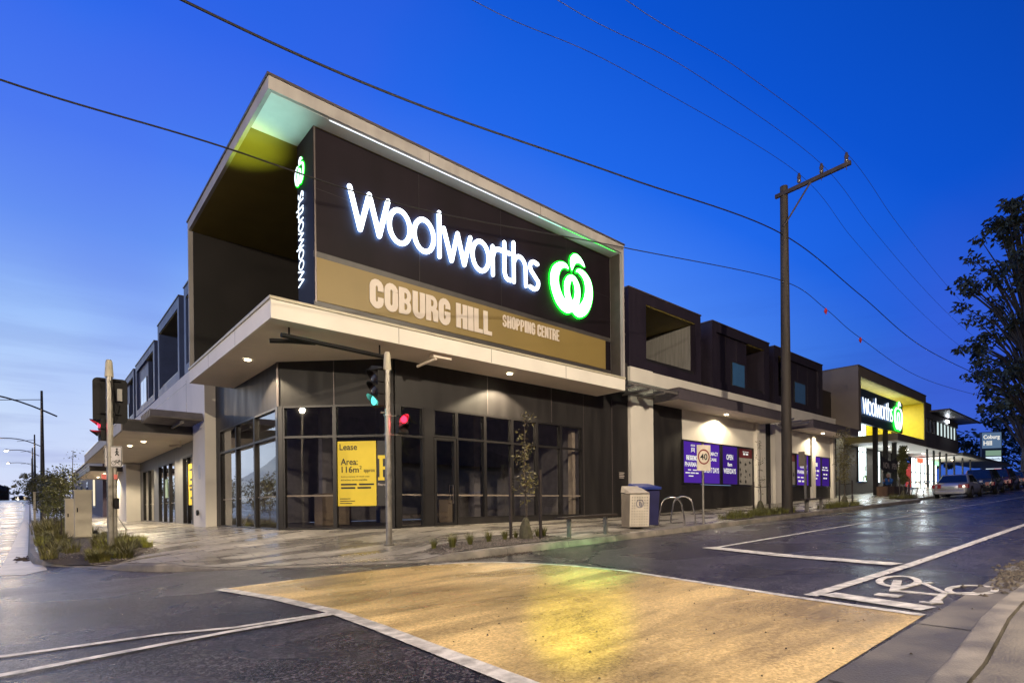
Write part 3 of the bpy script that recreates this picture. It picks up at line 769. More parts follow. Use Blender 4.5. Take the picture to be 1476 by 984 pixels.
# roof frame: top slab, side wall, back wall
ZT0, ZT1 = 8.47, 8.74
m = MB()
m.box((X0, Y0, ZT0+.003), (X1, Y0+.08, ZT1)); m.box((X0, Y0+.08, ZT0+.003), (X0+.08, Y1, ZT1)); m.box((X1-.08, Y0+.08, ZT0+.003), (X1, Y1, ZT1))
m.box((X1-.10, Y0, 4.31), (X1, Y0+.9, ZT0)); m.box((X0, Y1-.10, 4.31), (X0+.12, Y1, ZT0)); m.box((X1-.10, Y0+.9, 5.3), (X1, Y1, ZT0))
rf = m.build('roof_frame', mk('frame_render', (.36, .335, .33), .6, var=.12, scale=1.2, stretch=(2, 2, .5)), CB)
m = MB(); m.box((X0-.03, Y0-.03, ZT1), (X1+.03, Y1+.03, ZT1+.05)); m.build('cap', capm, rf)
m = MB(); m.box((X0+.08, 12.10, ZT0), (X1-.08, Y1-.1, ZT0+.1)); m.build('terrace_soffit', olive, rf)
m = MB(); m.box((X0+.08, Y0+.08, ZT0-.003), (4.80, 13.05, ZT0+.05)); m.box((4.80, Y0+.08, ZT0-.0031), (X1-.1, 12.1, ZT0+.05)); m.build('pale_soffit', palesoff, rf)
for x0_, x1_, c_ in ((5.0, 11.3, (.85, .95, 1.0)), (11.3, 12.3, (.45, 1, .75)), (12.3, 14.85, (.08, 1, .12))):
    m = MB(); m.box((x0_+.01, Y0+.085, ZT0-.022), (x1_, Y0+.10, ZT0-.006)); m.build('added_wash_strip', emit('added_wash_strip_%d' % int(x0_), c_, 1.5), rf)  # glowing strip added in place of the wash reflected onto the soffit
m = MB(); m.box((X0+.13, Y1-.1, 4.31), (X1-.1, Y1, ZT0)); m.box((8.9, 12.6, 4.3), (9.1, Y1-.1, ZT0)); m.build('terrace_wall', mk('terrace_dark', (.016, .013, .013), .6, var=.25, scale=.7), CB)
m = MB(); m.box((X1-.13, Y0+.10, 4.31), (X1-.10, 12.10, ZT0)); m.build('reveal', mk('reveal_dark', (.06, .05, .045), .5), rf)
m = MB()
for x in (7.5, 11.3): m.box((x, Y0-.002, ZT0+.01), (x+.012, Y0, ZT1-.01))
m.build('fascia_joint', capm, rf)

# sign box
PY = 12.12
SGN = MB(); SGN.box((4.80, PY, 4.56), (X1-.13, 13.08, ZT0-.01))
sb = SGN.build('sign_box', panelm, CB)
m = MB(); m.box((4.78, PY-.02, 4.5), (X1-.13, PY, 4.6)); m.box((4.78, PY-.02, 5.57), (X1-.13, PY, 5.70)); m.build('sign_rail', mk('sign_rail', (.05, .045, .045), .45), sb)
m = MB(); m.box((4.84, PY-.035, 4.605), (14.75, PY-.002, 5.565)); gb = m.build('name_band', goldm, sb)
m = MB(); m.box((4.803-.004, PY-.04, 4.56), (4.835, PY-.036, ZT0-.02)); m.build('edge_trim', capm, sb)
m = MB()
for x in (7.5, 10.2, 12.9): m.box((x, PY-.003, 5.72), (x+.01, PY, 8.44))
m.box((4.85, PY-.003, 7.1), (X1-.2, PY, 7.108))
m.build('panel_joint', mk('joint_black', (.008, .006, .008), .5), sb)
def sp_(x, z, d): return (x, PY-.036-d, z)
# name band writing in heavy condensed capitals
def glyph(mb, ch, x0, x1, z0, z1, place, d, t=None):
    W = x1-x0; H = z1-z0; t = t or W*.36; i = d; e = .0012
    l, r, b, tp = x0+t/2, x1-t/2, z0+t/2, z1-t/2; k = t*.42
    xm = (x0+x1)/2; zm = (z0+z1)/2; tt = t*.72
    def R(path, w=t): 
        nonlocal i
        ribbon(mb, path, w, place, 0, i, caps=False); i += e
    rr = W*.30
    def arc(cx, cz, ax, az, a0, a1, n=7): return [(cx+ax*math.cos(math.radians(a0+(a1-a0)*q/n)), cz+az*math.sin(math.radians(a0+(a1-a0)*q/n))) for q in range(n+1)]
    rx = (r-l)/2; rz = rx*1.15; top_ = z1-tt/2; bot = z0+tt/2
    lo = arc(xm, bot+rz, rx, rz, 180, 360); up = arc(xm, top_-rz, rx, rz, 0, 180)
    if ch == 'O': R(up+lo+[up[0]])
    elif ch == 'C': R([(r, zm+H*.11)]+up+lo+[(r, zm-H*.11)])
    elif ch == 'G':
        R([(r, zm+H*.13)]+up+lo+[(r, zm)]); R([(r+t/2, zm+.0*H-tt/2+.02*H), (xm, zm-tt/2+.02*H)], tt)
    elif ch == 'U': R([(l, z1)]+lo+[(r, z1)])
    elif ch == 'H': R([(l, z0), (l, z1)]); R([(r, z0), (r, z1)]); R([(l, zm), (r, zm)], tt)
    elif ch == 'I': R([(xm, z0), (xm, z1)], W)
    elif ch == 'L': R([(l, z0), (l, z1)]); R([(l, bot), (x1, bot)], tt)
    elif ch == 'E':
        R([(l, z0), (l, z1)])
        for z in (bot, zm, top_): R([(l, z), (x1-(0 if z != zm else W*.08), z)], tt)
    elif ch == 'T': R([(xm, z0), (xm, z1)]); R([(x0, top_), (x1, top_)], tt)
    elif ch == 'N': R([(l, z0), (l, z1)], t*.9); R([(r, z0), (r, z1)], t*.9); R([(l, z1-.02*H), (r, z0+.02*H)], t*.8)
    elif ch in 'PRB':
        R([(l, z0), (l, z1)])
        h = .5 if ch != 'P' else .55
        zz = z1-H*h; c = (top_+zz)/2; az = (top_-zz)/2
        R([(l, top_), (xm, top_)]+arc(xm, c, rx, az, 80, -80)+[(xm, zz), (l, zz)], tt)
        if ch == 'B': c2 = (zz+bot)/2; R([(xm, zz)]+arc(xm, c2, rx, (zz-bot)/2, 80, -80)+[(xm, bot), (l, bot)], tt)
        if ch == 'R': R([(xm-.02*W, zz), (r, zz-H*.1), (r, z0)], t*.95)
    elif ch == 'S':
        R([(r, zm+H*.17)]+arc(xm, top_-rz, rx, rz, 0, 180)+[(l, zm+H*.14), (l+.15*W, zm+.04*H), (r-.15*W, zm-.05*H), (r, zm-H*.15)]+arc(xm, bot+rz, rx, rz, 360, 180)+[(l, zm-H*.17)], tt*1.05)
def word(mb, s, x0, x1, z0, z1, place, d, gap=.10, t=None):
    ws = {'I': .5, ' ': .38, 'E': .82, 'L': .82, 'T': .9}
    tot = sum(ws.get(c, 1)+gap for c in s)-gap; u = (x1-x0)/tot; x = x0
    for c in s:
        w = ws.get(c, 1)*u
        if c != ' ': glyph(mb, c, x, x+w, z0, z1, place, d, (t or .36)*u)
        x += w+gap*u
m = MB(); word(m, 'COBURG HILL', 6.10, 9.80, 4.77, 5.42, sp_, .02, gap=.07, t=.42); m.build('name_lettering', lettercream, gb)
m = MB(); word(m, 'SHOPPING CENTRE', 10.20, 12.50, 5.12, 5.46, sp_, .015, gap=.10, t=.40); m.build('subtitle_lettering', lettercream, gb)

# illuminated script: rounded strokes
def arcp(cx, cz, rx, rz, a0, a1, n=12): return [(cx+rx*math.cos(math.radians(a0+(a1-a0)*q/n)), cz+rz*math.sin(math.radians(a0+(a1-a0)*q/n))) for q in range(n+1)]
def script_paths():
    P = []; b = 6.44; xh = 7.33; h = .06
    P += [[(5.62, 7.40), (5.87, 6.49)], [(5.87, 6.49), (6.11, 7.38)], [(6.11, 7.38), (6.36, 6.49)], [(6.36, 6.49), (6.60, 7.40)]]
    P.append(('c', 6.915, (b+xh)/2, .285, .40)); P.append(('c', 7.61, (b+xh)/2, .285, .40))
    P.append([(8.07, 6.49), (8.07, 7.62)])
    P += [[(8.21, 7.26), (8.45, 6.49)], [(8.45, 6.49), (8.65, 7.26)], [(8.65, 7.26), (8.86, 6.49)], [(8.86, 6.49), (9.07, 7.28)]]
    P.append(('c', 9.42, (b+xh)/2, .28, .40))
    P.append([(9.85, 6.49), (9.85, 7.28)]); P.append([(9.85, 6.98)]+arcp(10.06, 6.98, .2, .28, 170, 90, 6)+[(10.12, 7.27)])
    P.append([(10.28, 7.52), (10.28, 6.72)]+arcp(10.42, 6.72, .14, .22, 180, 270, 6)+[(10.50, 6.50)]); P.append([(10.14, 7.26), (10.48, 7.26)])
    P.append([(10.63, 6.49), (10.63, 7.62)]); P.append([(10.63, 6.95)]+arcp(10.86, 6.97, .235, .31, 165, 0, 10)+[(11.10, 6.49)])
    P.append([(11.58, 7.26)]+arcp(11.44, 7.10, .17, .19, 70, 180, 6)+[(11.32, 7.0), (11.44, 6.89), (11.56, 6.78)]+arcp(11.42, 6.68, .19, .20, 20, -110, 7)+[(11.27, 6.515)])
    return P
def script(mb, place, sw, T):
    k = 0
    for p in script_paths():
        if p[0] == 'c': ribbon(mb, T(circ(p[1], p[2], p[3], p[4], 32)), sw, place, .05, .075+.0012*k, 0, 1, closed=True)
        else: ribbon(mb, T(p), sw, place, .05-.0015*k, .075+.0012*k, 0, 1)
        k = (k+1) % 4
m = MB(); script(m, lambda x, z, d: (x, PY-d, z), .115, lambda p: p)
m.build('sign_lettering', [signwhite, signhalo], sb)
APL = [[(-.17, .485, .01), (-.26, .545, .10), (-.40, .545, .17), (-.58, .46, .24), (-.73, .28, .32), (-.80, 0, .36), (-.73, -.32, .38), (-.55, -.60, .40), (-.30, -.74, .38), (-.08, -.72, .30)],
       [(.2, .49, .01), (.29, .55, .10), (.42, .54, .17), (.60, .46, .24), (.75, .28, .32), (.80, 0, .36), (.73, -.32, .38), (.55, -.60, .40), (.30, -.76, .38), (.08, -.72, .30)],
       [(0, .27, .13), (-.12, .20, .19), (-.225, .02, .24), (-.245, -.20, .24), (-.19, -.44, .26), (-.05, -.68, .34)],
       [(0, .27, .13), (.12, .20, .19), (.225, .02, .24), (.245, -.20, .24), (.19, -.44, .26), (.05, -.68, .34)]]
LEAFP = [(.0, .49), (-.05, .62), (-.07, .78), (-.02, .93), (.1, 1.03), (.24, 1.05), (.40, .99), (.52, .89), (.60, .76), (.5, .79), (.38, .82), (.26, .80), (.15, .74), (.07, .63)]
def apple(parent, place, cx, cz, s, name='logo', mats=None, thin=1.0):
    mats = mats or [signwhite, signgreen, signgreenh]
    m = MB()
    for k, p in enumerate(APL):
        ribbon(m, [(cx+x*s, cz+z*s, w*s*thin) for x, z, w in catmull(p, 5)], .1, place, .06-.001*k, .085+.0015*k, 0, 0)
    polyplate(m, [(cx+x*s, cz+z*s) for x, z in LEAFP], place, .06, .09)
    lg = m.build(name, mats[0], parent)
    m = MB()
    for k, p in enumerate(APL):
        ribbon(m, [(cx+x*s, cz+z*s, (w+.075)*s) for x, z, w in catmull(p, 5)], .1, place, .035-.001*k, .06+.0015*k, 0, 1)
    c0 = (sum(p[0] for p in LEAFP)/len(LEAFP), sum(p[1] for p in LEAFP)/len(LEAFP))
    ribbon(m, [(cx+x*s, cz+z*s) for x, z in LEAFP], .08*s, place, .035, .06, 0, 1, closed=True)
    m.build('green_rim', mats[1:], lg)
    return lg
apple(sb, lambda x, z, d: (x, PY-d, z), 13.09, 7.0, 1.0, thin=.92)
# blade on the side of the sign box, reading upwards
BX = 4.80
def bl(x, z, d): return (BX-d*.45, x, z)
m = MB()
def TB2(p): return [(12.85+(q[1]-7.0)*.354, 5.14+(q[0]-5.6)*.354) for q in p]
def TBw(p): return TB2(p)
m = MB(); script(m, bl, .030, TB2)
m.build('blade_lettering', [bladewhite, bladehalo], sb)
apple(sb, lambda x, z, d: bl(25.74-x, z, d), 12.87, 7.76, .31, 'blade_logo', [bladewhite, bladegreen, bladegreen], .72)
# ================================================================ right hand wing
def rbox(parent, fr, a0, a1, z0, z1, open0, open1, oz0, oz1, panel=None, win=None, dep=3.2, ceil=olive, wallm=darkwall2, inner=None):
    """upper floor box: frame, recessed balcony opening, recessed panel with a window"""
    b0 = -dep; b = .0
    m = MB()
    t = .32
    fr.box(m, a0, a1, b0, b, oz1, z1); fr.box(m, a0, a1, b0, b, z0, oz0)
    lo, hi = (open0, open1) if panel is None else (min(open0, panel[0]), max(open1, panel[1]))
    fr.box(m, a0, lo, b0, b, oz0, oz1); fr.box(m, hi, a1, b0, b, oz0, oz1)
    bx = m.build('upper_box', wallm, parent)
    m = MB(); fr.box(m, a0-.03, a1+.03, b0, b+.03, z1, z1+.045); m.build('cap', capm, bx)
    m = MB(); fr.box(m, open0, open1, b0+.1, b-.04, oz1-.03, oz1-.002); m.build('balcony_soffit', ceil, bx)
    m = MB(); fr.box(m, lo, hi, b0, b0+.1, oz0, oz1); m.build('balcony_back_wall', darkwall, bx)
    if inner:
        m = MB(); fr.box(m, open1-.03, open1-.002, b0+.1, b-.25, oz0, oz1-.04); m.build('balcony_side_wall', inner, bx)
    m = MB(); fr.box(m, open0+.02, open1-.02, -.12, -.10, oz0+.02, oz0+.16); m.build('balustrade', framem, bx)
    if panel:
        m = MB(); fr.box(m, panel[0], panel[1], -.30, -.12, oz0, oz1); p = m.build('recessed_panel', wallm, bx)
        m = MB()
        for k in range(1, 3):
            a = panel[0]+(panel[1]-panel[0])*k/3; fr.box(m, a, a+.012, -.12, -.116, oz0, oz1)
        m.build('panel_joint', capm, p)
        if win:
            m = MB(); fr.box(m, win[0]-.05, win[1]+.05, -.119, -.08, win[2]-.05, win[3]+.05); w = m.build('window', framem, p)
            m = MB(); fr.box(m, win[0], win[1], -.078, -.074, win[2], win[3]); fr.box(m, (win[0]+win[1])/2-.01, (win[0]+win[1])/2+.01, -.073, -.07, win[2], win[3]); m.build('pane', skyglass, w)
    return bx
SBD = thing('shop_wing', 'plum and cream two storey shop wing with purple pharmacy windows beside the tall corner', 'building', (17, 12.85, -.4))
m = MB()
FRT.box(m, 16.97, 37.85, -.2, .0, 4.2, 5.2); FRT.box(m, 16.96, 18.39, -.2, .12, -.6, 4.0); FRT.box(m, 16.96, 18.39, -.2, .12, 4.0, 5.19)
FRT.box(m, 20.63, 27.0, -.2, -.01, 2.74, 4.2); FRT.box(m, 27.0, 27.25, -.2, .16, -.3, 4.2); FRT.box(m, 27.25, 28.3, -.2, -.02, -.3, 4.2)
FRT.box(m, 29.0, 30.45, -.2, .16, -.2, 4.2); FRT.box(m, 30.45, 33.9, -.2, -.01, 2.74, 4.2); FRT.box(m, 33.9, 34.35, -.2, .10, -.2, 4.2); FRT.box(m, 34.35, 36.9, -.2, -.01, 2.74, 4.2)
FRT.box(m, 36.9, 37.2, -.2, .16, 0, 4.2)
m.build('render_wall', cream, SBD)
m = MB()
FRT.box(m, 18.39, 20.63, -.2, -.02, -.6, 4.2); FRT.box(m, 20.63, 27.0, -.2, -.03, -.6, .86)
FRT.box(m, 28.3, 29.0, -.2, -.10, -.3, 4.2); FRT.box(m, 30.45, 33.9, -.2, -.03, -.3, .96); FRT.box(m, 34.35, 36.9, -.2, -.03, -.3, .96); FRT.box(m, 37.2, 37.88, -.2, 0, -.1, 4.2)
FRT.box(m, 33.75, 33.9, -.2, .03, .96, 2.74)
m.build('dark_wall', darkwall, SBD)
m = MB(); FRT.box(m, 20.6, 27.0, -3.0, -2.9, -.6, 4.2); FRT.box(m, 30.4, 37, -3, -2.9, -.6, 4.2); m.build('interior_wall', greyint, SBD)
# parapet, roof
m = MB(); FRT.box(m, 16.9, 37.9, -16, -3.3, 5.2, 7.2); m.build('roof', capm, SBD)
def wplace(x, z, d): return (x, 12.85+.05-d, z)
def poster(x0, x1, z0, z1, mat, name='window_poster', lab=None, fr=True):
    w = MB(); t = .05
    FRT.box(w, x0-t, x0, -.10, .01, z0-t, z1+t); FRT.box(w, x1, x1+t, -.10, .01, z0-t, z1+t); FRT.box(w, x0, x1, -.10, .01, z1, z1+t); FRT.box(w, x0, x1, -.10, .01, z0-t, z0)
    wf = w.build('window', framem, SBD)
    m = MB(); FRT.box(m, x0, x1, -.06, -.05, z0, z1); p = m.build(name, mat, wf)
    if lab: tag(p, lab)
    return wf
def bars(m, x0, x1, z, h, seed, n=3, pl=wplace, d=.004):
    r = random.Random(seed); x = x0; tot = x1-x0
    for k in range(n):
        w = tot/n*r.uniform(.6, .88)
        m.add([pl(x, z, d), pl(x+w, z, d), pl(x+w, z+h, d), pl(x, z+h, d)], [(0, 1, 2, 3)]); x += tot/n
Z0, Z1 = .93, 2.68
w1 = poster(20.70, 22.18, Z0, Z1, purplem, lab='purple window film lettered REGENCY PHARMACY')
m = MB(); word(m, 'REGENCY', 20.98, 22.0, 1.90, 2.10, wplace, .006, t=.34)
def T(s, x, z, w, h, bold=.02): text(m, s, wplace, x, z, w, h, .006, 0, bold)
T('PHARMACY', 20.86, 1.62, 1.24, .2, .03)
# crown over unicorn shield shape: a small crest
for k in range(5):
    m.add([wplace(21.33+k*.07, 2.5, .006), wplace(21.33+k*.07+.06, 2.5, .006), wplace(21.33+k*.07+.03, 2.6, .006)], [(0, 1, 2)])
ribbon(m, [(21.38, 2.44), (21.40, 2.32), (21.36, 2.24)], .035, wplace, .002, .006, caps=False); ribbon(m, [(21.62, 2.44), (21.60, 2.32), (21.64, 2.24)], .035, wplace, .002, .006, caps=False)
ribbon(m, circ(21.50, 2.36, .06, .07, 12), .03, wplace, .002, .0065, closed=True)
bars(m, 21.10, 21.85, 1.46, .045, 1, 2); bars(m, 20.9, 22.08, 1.33, .05, 2, 3); bars(m, 21.15, 21.7, 1.20, .045, 3, 1)
m.build('poster_writing', whitelet, w1)
w2 = poster(22.30, 23.72, Z0, Z1, purplem, lab='purple window film lettered OPEN 7 DAYS')
m = MB(); T('PHARMACY', 22.4, 2.17, 1.2, .17, .03); T('CARE', 22.85, 1.93, .6, .14, .03); T('OPEN 7 DAYS', 22.36, 1.40, 1.3, .24, .03); m.build('poster_writing', whitelet, w2)
w3 = poster(23.92, 25.36, Z0, Z1, purple_dim, lab='purple window film lettered OPEN 8am WEEKDAYS')
m = MB(); T('OPEN', 24.35, 2.06, .62, .25, .03); T('8am', 24.45, 1.76, .42, .18, .03); T('WEEKDAYS', 24.08, 1.42, 1.15, .24, .03); m.build('poster_writing', whitelet, w3)
pap = mk('poster_paper', (.42, .40, .38), .6); mar = mk('poster_maroon', (.16, .02, .03), .6)
w4 = poster(25.44, 26.88, Z0, Z1, pap, lab='white poster with maroon heading and dark food pictures')
m = MB(); FRT.box(m, 25.46, 26.86, -.048, -.044, 2.22, 2.66); m.build('poster_heading', mar, w4)
m = MB(); bars(m, 25.95, 26.5, 2.36, .09, 5, 2, d=.012); bars(m, 25.9, 26.55, 2.5, .03, 6, 3, d=.012); m.build('heading_writing', whitelet, w4)
m = MB(); rr = random.Random(4)
for (cx_, cz_) in ((25.7, 1.98), (26.2, 1.9), (26.62, 2.0), (25.66, 1.66), (26.2, 1.6), (25.72, 1.38), (26.15, 1.3), (26.6, 1.42), (25.7, 1.1), (26.2, 1.08)):
    pts = [(cx_+rr.uniform(.04, .13)*math.cos(a), cz_+rr.uniform(.03, .12)*math.sin(a)) for a in [k*math.pi/4 for k in range(8)]]
    m.add([wplace(x, z, .006) for x, z in pts], [list(range(8))])
m.build('poster_pictures', inkm, w4)
Y0b, Y1b = 1.02, 2.70
w5 = poster(30.55, 31.9, Y0b, Y1b, pap, lab='white poster with maroon heading beside the second purple windows')
m = MB(); FRT.box(m, 30.57, 31.88, -.048, -.044, 2.3, 2.68); m.build('poster_heading', mar, w5)
m = MB()
for (cx_, cz_) in ((30.9, 2.0), (31.4, 1.9), (31.7, 1.6), (30.85, 1.5)):
    pts = [(cx_+rr.uniform(.04, .16)*math.cos(a), cz_+rr.uniform(.03, .16)*math.sin(a)) for a in [k*math.pi/4 for k in range(8)]]
    m.add([wplace(x, z, .006) for x, z in pts], [list(range(8))])
m.build('poster_pictures', inkm, w5)
w6 = poster(32.0, 33.68, Y0b, Y1b, purplem, lab='purple window film with a white crest and pharmacy lettering')
m = MB(); T('REGENCY', 32.55, 1.98, 1.0, .2, .03); T('PHARMACY', 32.2, 1.66, 1.36, .2, .03); bars(m, 32.6, 33.3, 2.32, .1, 7, 2); bars(m, 32.2, 33.5, 1.42, .07, 8, 3); bars(m, 32.3, 33.3, 1.2, .09, 9, 2)
m.build('poster_writing', whitelet, w6)
w7 = poster(34.42, 35.45, Y0b, Y1b, purplem, lab='purple window film with three short white lines')
m = MB(); bars(m, 34.5, 35.2, 2.15, .22, 10, 1); bars(m, 34.5, 35.35, 1.85, .1, 11, 2); bars(m, 34.5, 35.2, 1.6, .08, 12, 2); bars(m, 34.5, 35.2, 1.4, .09, 13, 1); m.build('poster_writing', whitelet, w7)
w8 = poster(35.55, 36.8, Y0b, Y1b, purple_dim, lab='dark purple window film with small white list')
m = MB(); bars(m, 35.8, 36.6, 2.1, .07, 14, 2); bars(m, 35.7, 36.7, 1.95, .07, 15, 3); bars(m, 35.9, 36.6, 1.68, .08, 16, 2); bars(m, 35.9, 36.5, 1.45, .08, 17, 2); m.build('poster_writing', whitelet, w8)
# upper boxes
greywall = mk('grey_lined_wall', (.26, .25, .24), .5, stretch=(3, 3, .2), var=.15)
rbox(SBD, FRT, 17.06, 22.15, 5.2, 8.20, 18.15, 21.72, 5.58, 7.79, inner=greywall)
rbox(SBD, FRT, 23.12, 28.76, 5.2, 8.20, 26.55, 28.2, 5.55, 7.79, panel=(23.5, 26.55), win=(25.08, 26.25, 5.62, 6.68))
rbox(SBD, FRT, 29.36, 35.8, 5.2, 8.20, 29.8, 31.2, 5.55, 7.79, panel=(31.2, 35.2), win=(32.06, 33.45, 5.62, 6.72))
m = MB()
FRT.box(m, 16.95, 17.06, -3.2, -.25, 5.2, 8.15); FRT.box(m, 22.15, 23.12, -3.2, -.9, 5.2, 7.9); FRT.box(m, 28.76, 29.36, -3.2, -.9, 5.2, 7.9); FRT.box(m, 35.8, 37.88, -3.2, -1.2, 5.2, 6.9)
m.build('link_wall', darkwall2, SBD)
m = MB(); FRT.box(m, 35.9, 37.85, -.3, -.26, 5.25, 6.9); m.build('screen', mk('slat_screen', (.03, .02, .015), .6, var=.4, stretch=(.2, 1, 20)), SBD)
def canopy(parent, fr, a0, a1, proj, z0, z1, fas, taper=0, ymin=0):
    m = MB(); P = fr.p
    fr.box(m, a0, a1, proj-.06, proj, z0, z1); fr.box(m, a0, a0+.06, ymin, proj-.06, z0, z1); fr.box(m, a1-.06, a1, ymin, proj-.06, z0, z1)
    c = m.build('canopy', fas, parent)
    m = MB(); fr.box(m, a0+.06, a1-.06, ymin, proj-.06, z0+.006, z0+.06); m.build('soffit', soffitm, c)
    m = MB(); fr.box(m, a0-.02, a1+.02, ymin, proj+.02, z1, z1+.04); m.build('deck', capm, c)
    return c
c1 = canopy(SBD, FRT, 18.41, 27.74, 1.25, 3.97, 4.36, mk('canopy_fascia_dark', (.10, .085, .10), .45, var=.08))
downlight(c1, 23.33, 12.33, 3.965, 420, wide=150)
c2 = canopy(SBD, FRT, 31.0, 37.85, 1.25, 3.97, 4.36, MATS['canopy_fascia_dark'])
downlight(c2, 34.1, 12.25, 3.965, 420, wide=150)
def pergola(parent, fr, spots, b0, b1, z, tilt=.12, w=.24, mat=None, along=False):
    for a in spots:
        P = fr.p; m = MB()
        m.hexa([P(a, b0, z), P(a+w, b0, z+tilt), P(a+w, b1, z+tilt), P(a, b1, z), P(a-.01, b0, z+.05), P(a+w-.01, b0, z+tilt+.05), P(a+w-.01, b1, z+tilt+.05), P(a-.01, b1, z+.05)])
        m.build('pergola_blade', mat or steel, parent)
bladem = mk('louvre_blade', (.22, .20, .19), .45, .3)
pergola(SBD, FRT, [15.55, 16.45, 17.35], .13, 1.30, 4.0, mat=bladem)
pergola(SBD, FRT, [28.3, 29.3, 30.2], .17, 1.30, 4.05, mat=bladem)
m = MB(); FRT.box(m, 15.3, 18.4, .13, 1.3, 4.20, 4.215); m.build('glass_awning', glass('awning_glass', (.8, .85, .85), .03), SBD)
m = MB(); FRT.box(m, 15.4, 18.35, 1.18, 1.24, 4.12, 4.19); FRT.box(m, 15.4, 18.35, .2, .26, 4.12, 4.19); m.build('awning_rail', bladem, SBD)

# ================================================================ left hand wing
LWG = thing('side_street_wing', 'cream and blue-black shop wing running back along the side street', 'building', (4.95, 23.4, -.6))
FUP = FR((4.60, 0), (0, 1), (-1, 0))
m = MB()
FUP.box(m, 21.5, 62, -.5, .0, 3.3, 5.26); FUP.box(m, 21.5, 23.35, -.4, .0, -.8, 3.3); FUP.box(m, 39.2, 43, -.4, .35, -.8, 2.75)
m.build('render_wall', cream, LWG)
m = MB(); FUP.box(m, 24.4, 24.42, 0, .005, 3.4, 5.0); FUP.box(m, 24.4, 61, 0, .005, 4.86, 4.875); m.build('joint', MATS['cap_flashing'], LWG)
wg = mk('grey_panel_wall', (.17, .165, .16), .5, var=.12, stretch=(2, 2, .3))
m = MB()
for a0, a1 in ((23.35, 25.3), (27.2, 28.85), (33.1, 34.4), (38.2, 39.2)): FLT.box(m, a0, a1, -.2, 0, -.8, 3.3)
for a0, a1 in ((25.3, 27.2), (28.85, 33.1), (34.4, 38.2)): FLT.box(m, a0, a1, -.2, 0, 2.25, 3.3)
m.build('panel_wall', wg, LWG)
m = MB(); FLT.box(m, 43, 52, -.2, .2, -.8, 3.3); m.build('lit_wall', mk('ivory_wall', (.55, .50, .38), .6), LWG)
m = MB(); FLT.box(m, 23.4, 43, -4, -3.9, -.8, 3.3); FLT.box(m, 23.4, 43, -3.9, 0-.2, 2.6, 2.7); m.build('interior_wall', mk('interior_pale', (.4, .38, .36), .8), LWG)
window(LWG, FLT, 25.35, 27.15, -.62, 2.24, name='door', fw=.06, mull=(26.3,), glassm=pane_dark)
for a0, a1 in ((28.9, 30.3), (30.3, 31.7), (31.7, 33.05), (34.45, 36.3), (36.3, 38.15)):
    window(LWG, FLT, a0, a1, -.62, 2.24, fw=.06, rail=.34, glassm=pane_dark)
m = MB(); FLT.box(m, 25.5, 26.25, -.055, -.045, .2, 1.9); p = m.build('window_poster', yellowm, LWG); tag(p, 'narrow yellow lease poster in the side street door')
def lpl(y, z, d): return (4.95+.045-d, y, z)
m = MB()
for z, w in ((1.6, .45), (1.2, .35), (.95, .5), (.8, .4), (.45, .3)):
    m.add([lpl(25.6, z, .006), lpl(25.6+w, z, .006), lpl(25.6+w, z+.09, .006), lpl(25.6, z+.09, .006)], [(0, 1, 2, 3)])
m.build('poster_writing', inkm, p)
m = MB(); FLT.box(m, 31.0, 31.6, -.06, -.05, .6, 1.5); p = m.build('window_poster', mk('green_white_card', (.45, .6, .45), .5), LWG); tag(p, 'small pale green card in the side street window')
m = MB(); m.tube([(4.56, 22.4, -.1), (4.50, 22.4, -.1)], .1, 12); m.build('hose_reel', blackm, LWG)
m = MB(); FUP.box(m, 22.2, 22.45, 0, .012, 1.1, 1.6); m.build('wall_notice', mk('notice_white', (.6, .6, .62), .5), LWG)
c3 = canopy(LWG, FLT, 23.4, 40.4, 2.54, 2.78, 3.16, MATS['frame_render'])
m = MB(); m.box((2.45, 23.385, 2.79), (4.6, 23.397, 3.15)); m.build('end_fascia', mk('end_fascia_dark', (.05, .045, .045), .5), c3)
downlight(c3, 3.49, 26.65, 2.775, 700, wide=150); downlight(c3, 3.26, 28.7, 2.775, 700, wide=150); downlight(c3, 3.4, 35.5, 2.775, 700, wide=150)
m = MB(); m.tube([(4.3, 26.0, 2.6), (4.62, 25.7, 2.6)], .06, 10); m.tube([(4.62, 25.7, 2.6), (4.62, 25.7, 2.78)], .025, 8); m.build('security_camera', soffitm, c3)
c4 = canopy(LWG, FLT, 40.6, 52, 2.3, 2.35, 2.6, MATS['end_fascia_dark'])
downlight(c4, 3.6, 43.5, 2.34, 900, wide=150); downlight(c4, 3.6, 48, 2.34, 900, wide=150)
for i in range(7):
    y = 21.55+.30*i; m = MB()
    m.hexa([(3.0, y, 3.08), (4.58, y, 3.08), (4.58, y+.16, 3.32), (3.0, y+.16, 3.32), (3.0, y-.02, 3.12), (4.58, y-.02, 3.12), (4.58, y+.14, 3.36), (3.0, y+.14, 3.36)]); m.build('pergola_blade', bladem, LWG)
m = MB()
m.box((3.9, 21.5, 2.96), (3.98, 23.4, 3.02))
m.build('pergola_beam', bladem, LWG)
blue_clad = mk('blue_black_cladding', (.045, .07, .19), .5, var=.12, scale=1.5, rv=.06, spec=.3)
rbox(LWG, FUP, 20.0, 24.68, 5.26, 8.62, 20.5, 24.35, 5.6, 8.2, wallm=blue_clad)
rbox(LWG, FUP, 25.65, 30.55, 5.26, 8.62, 25.95, 30.2, 5.6, 8.2, wallm=blue_clad)
rbox(LWG, FUP, 31.5, 37.8, 5.30, 8.16, 31.9, 34.2, 5.6, 7.8, wallm=blue_clad, panel=(34.2, 37.4), win=(34.6, 36.4, 5.75, 7.0))
rbox(LWG, FUP, 38.55, 43.1, 5.30, 8.16, 38.9, 41.4, 5.6, 7.8, wallm=blue_clad, panel=(41.4, 42.8), win=(41.6, 42.6, 5.7, 6.6))
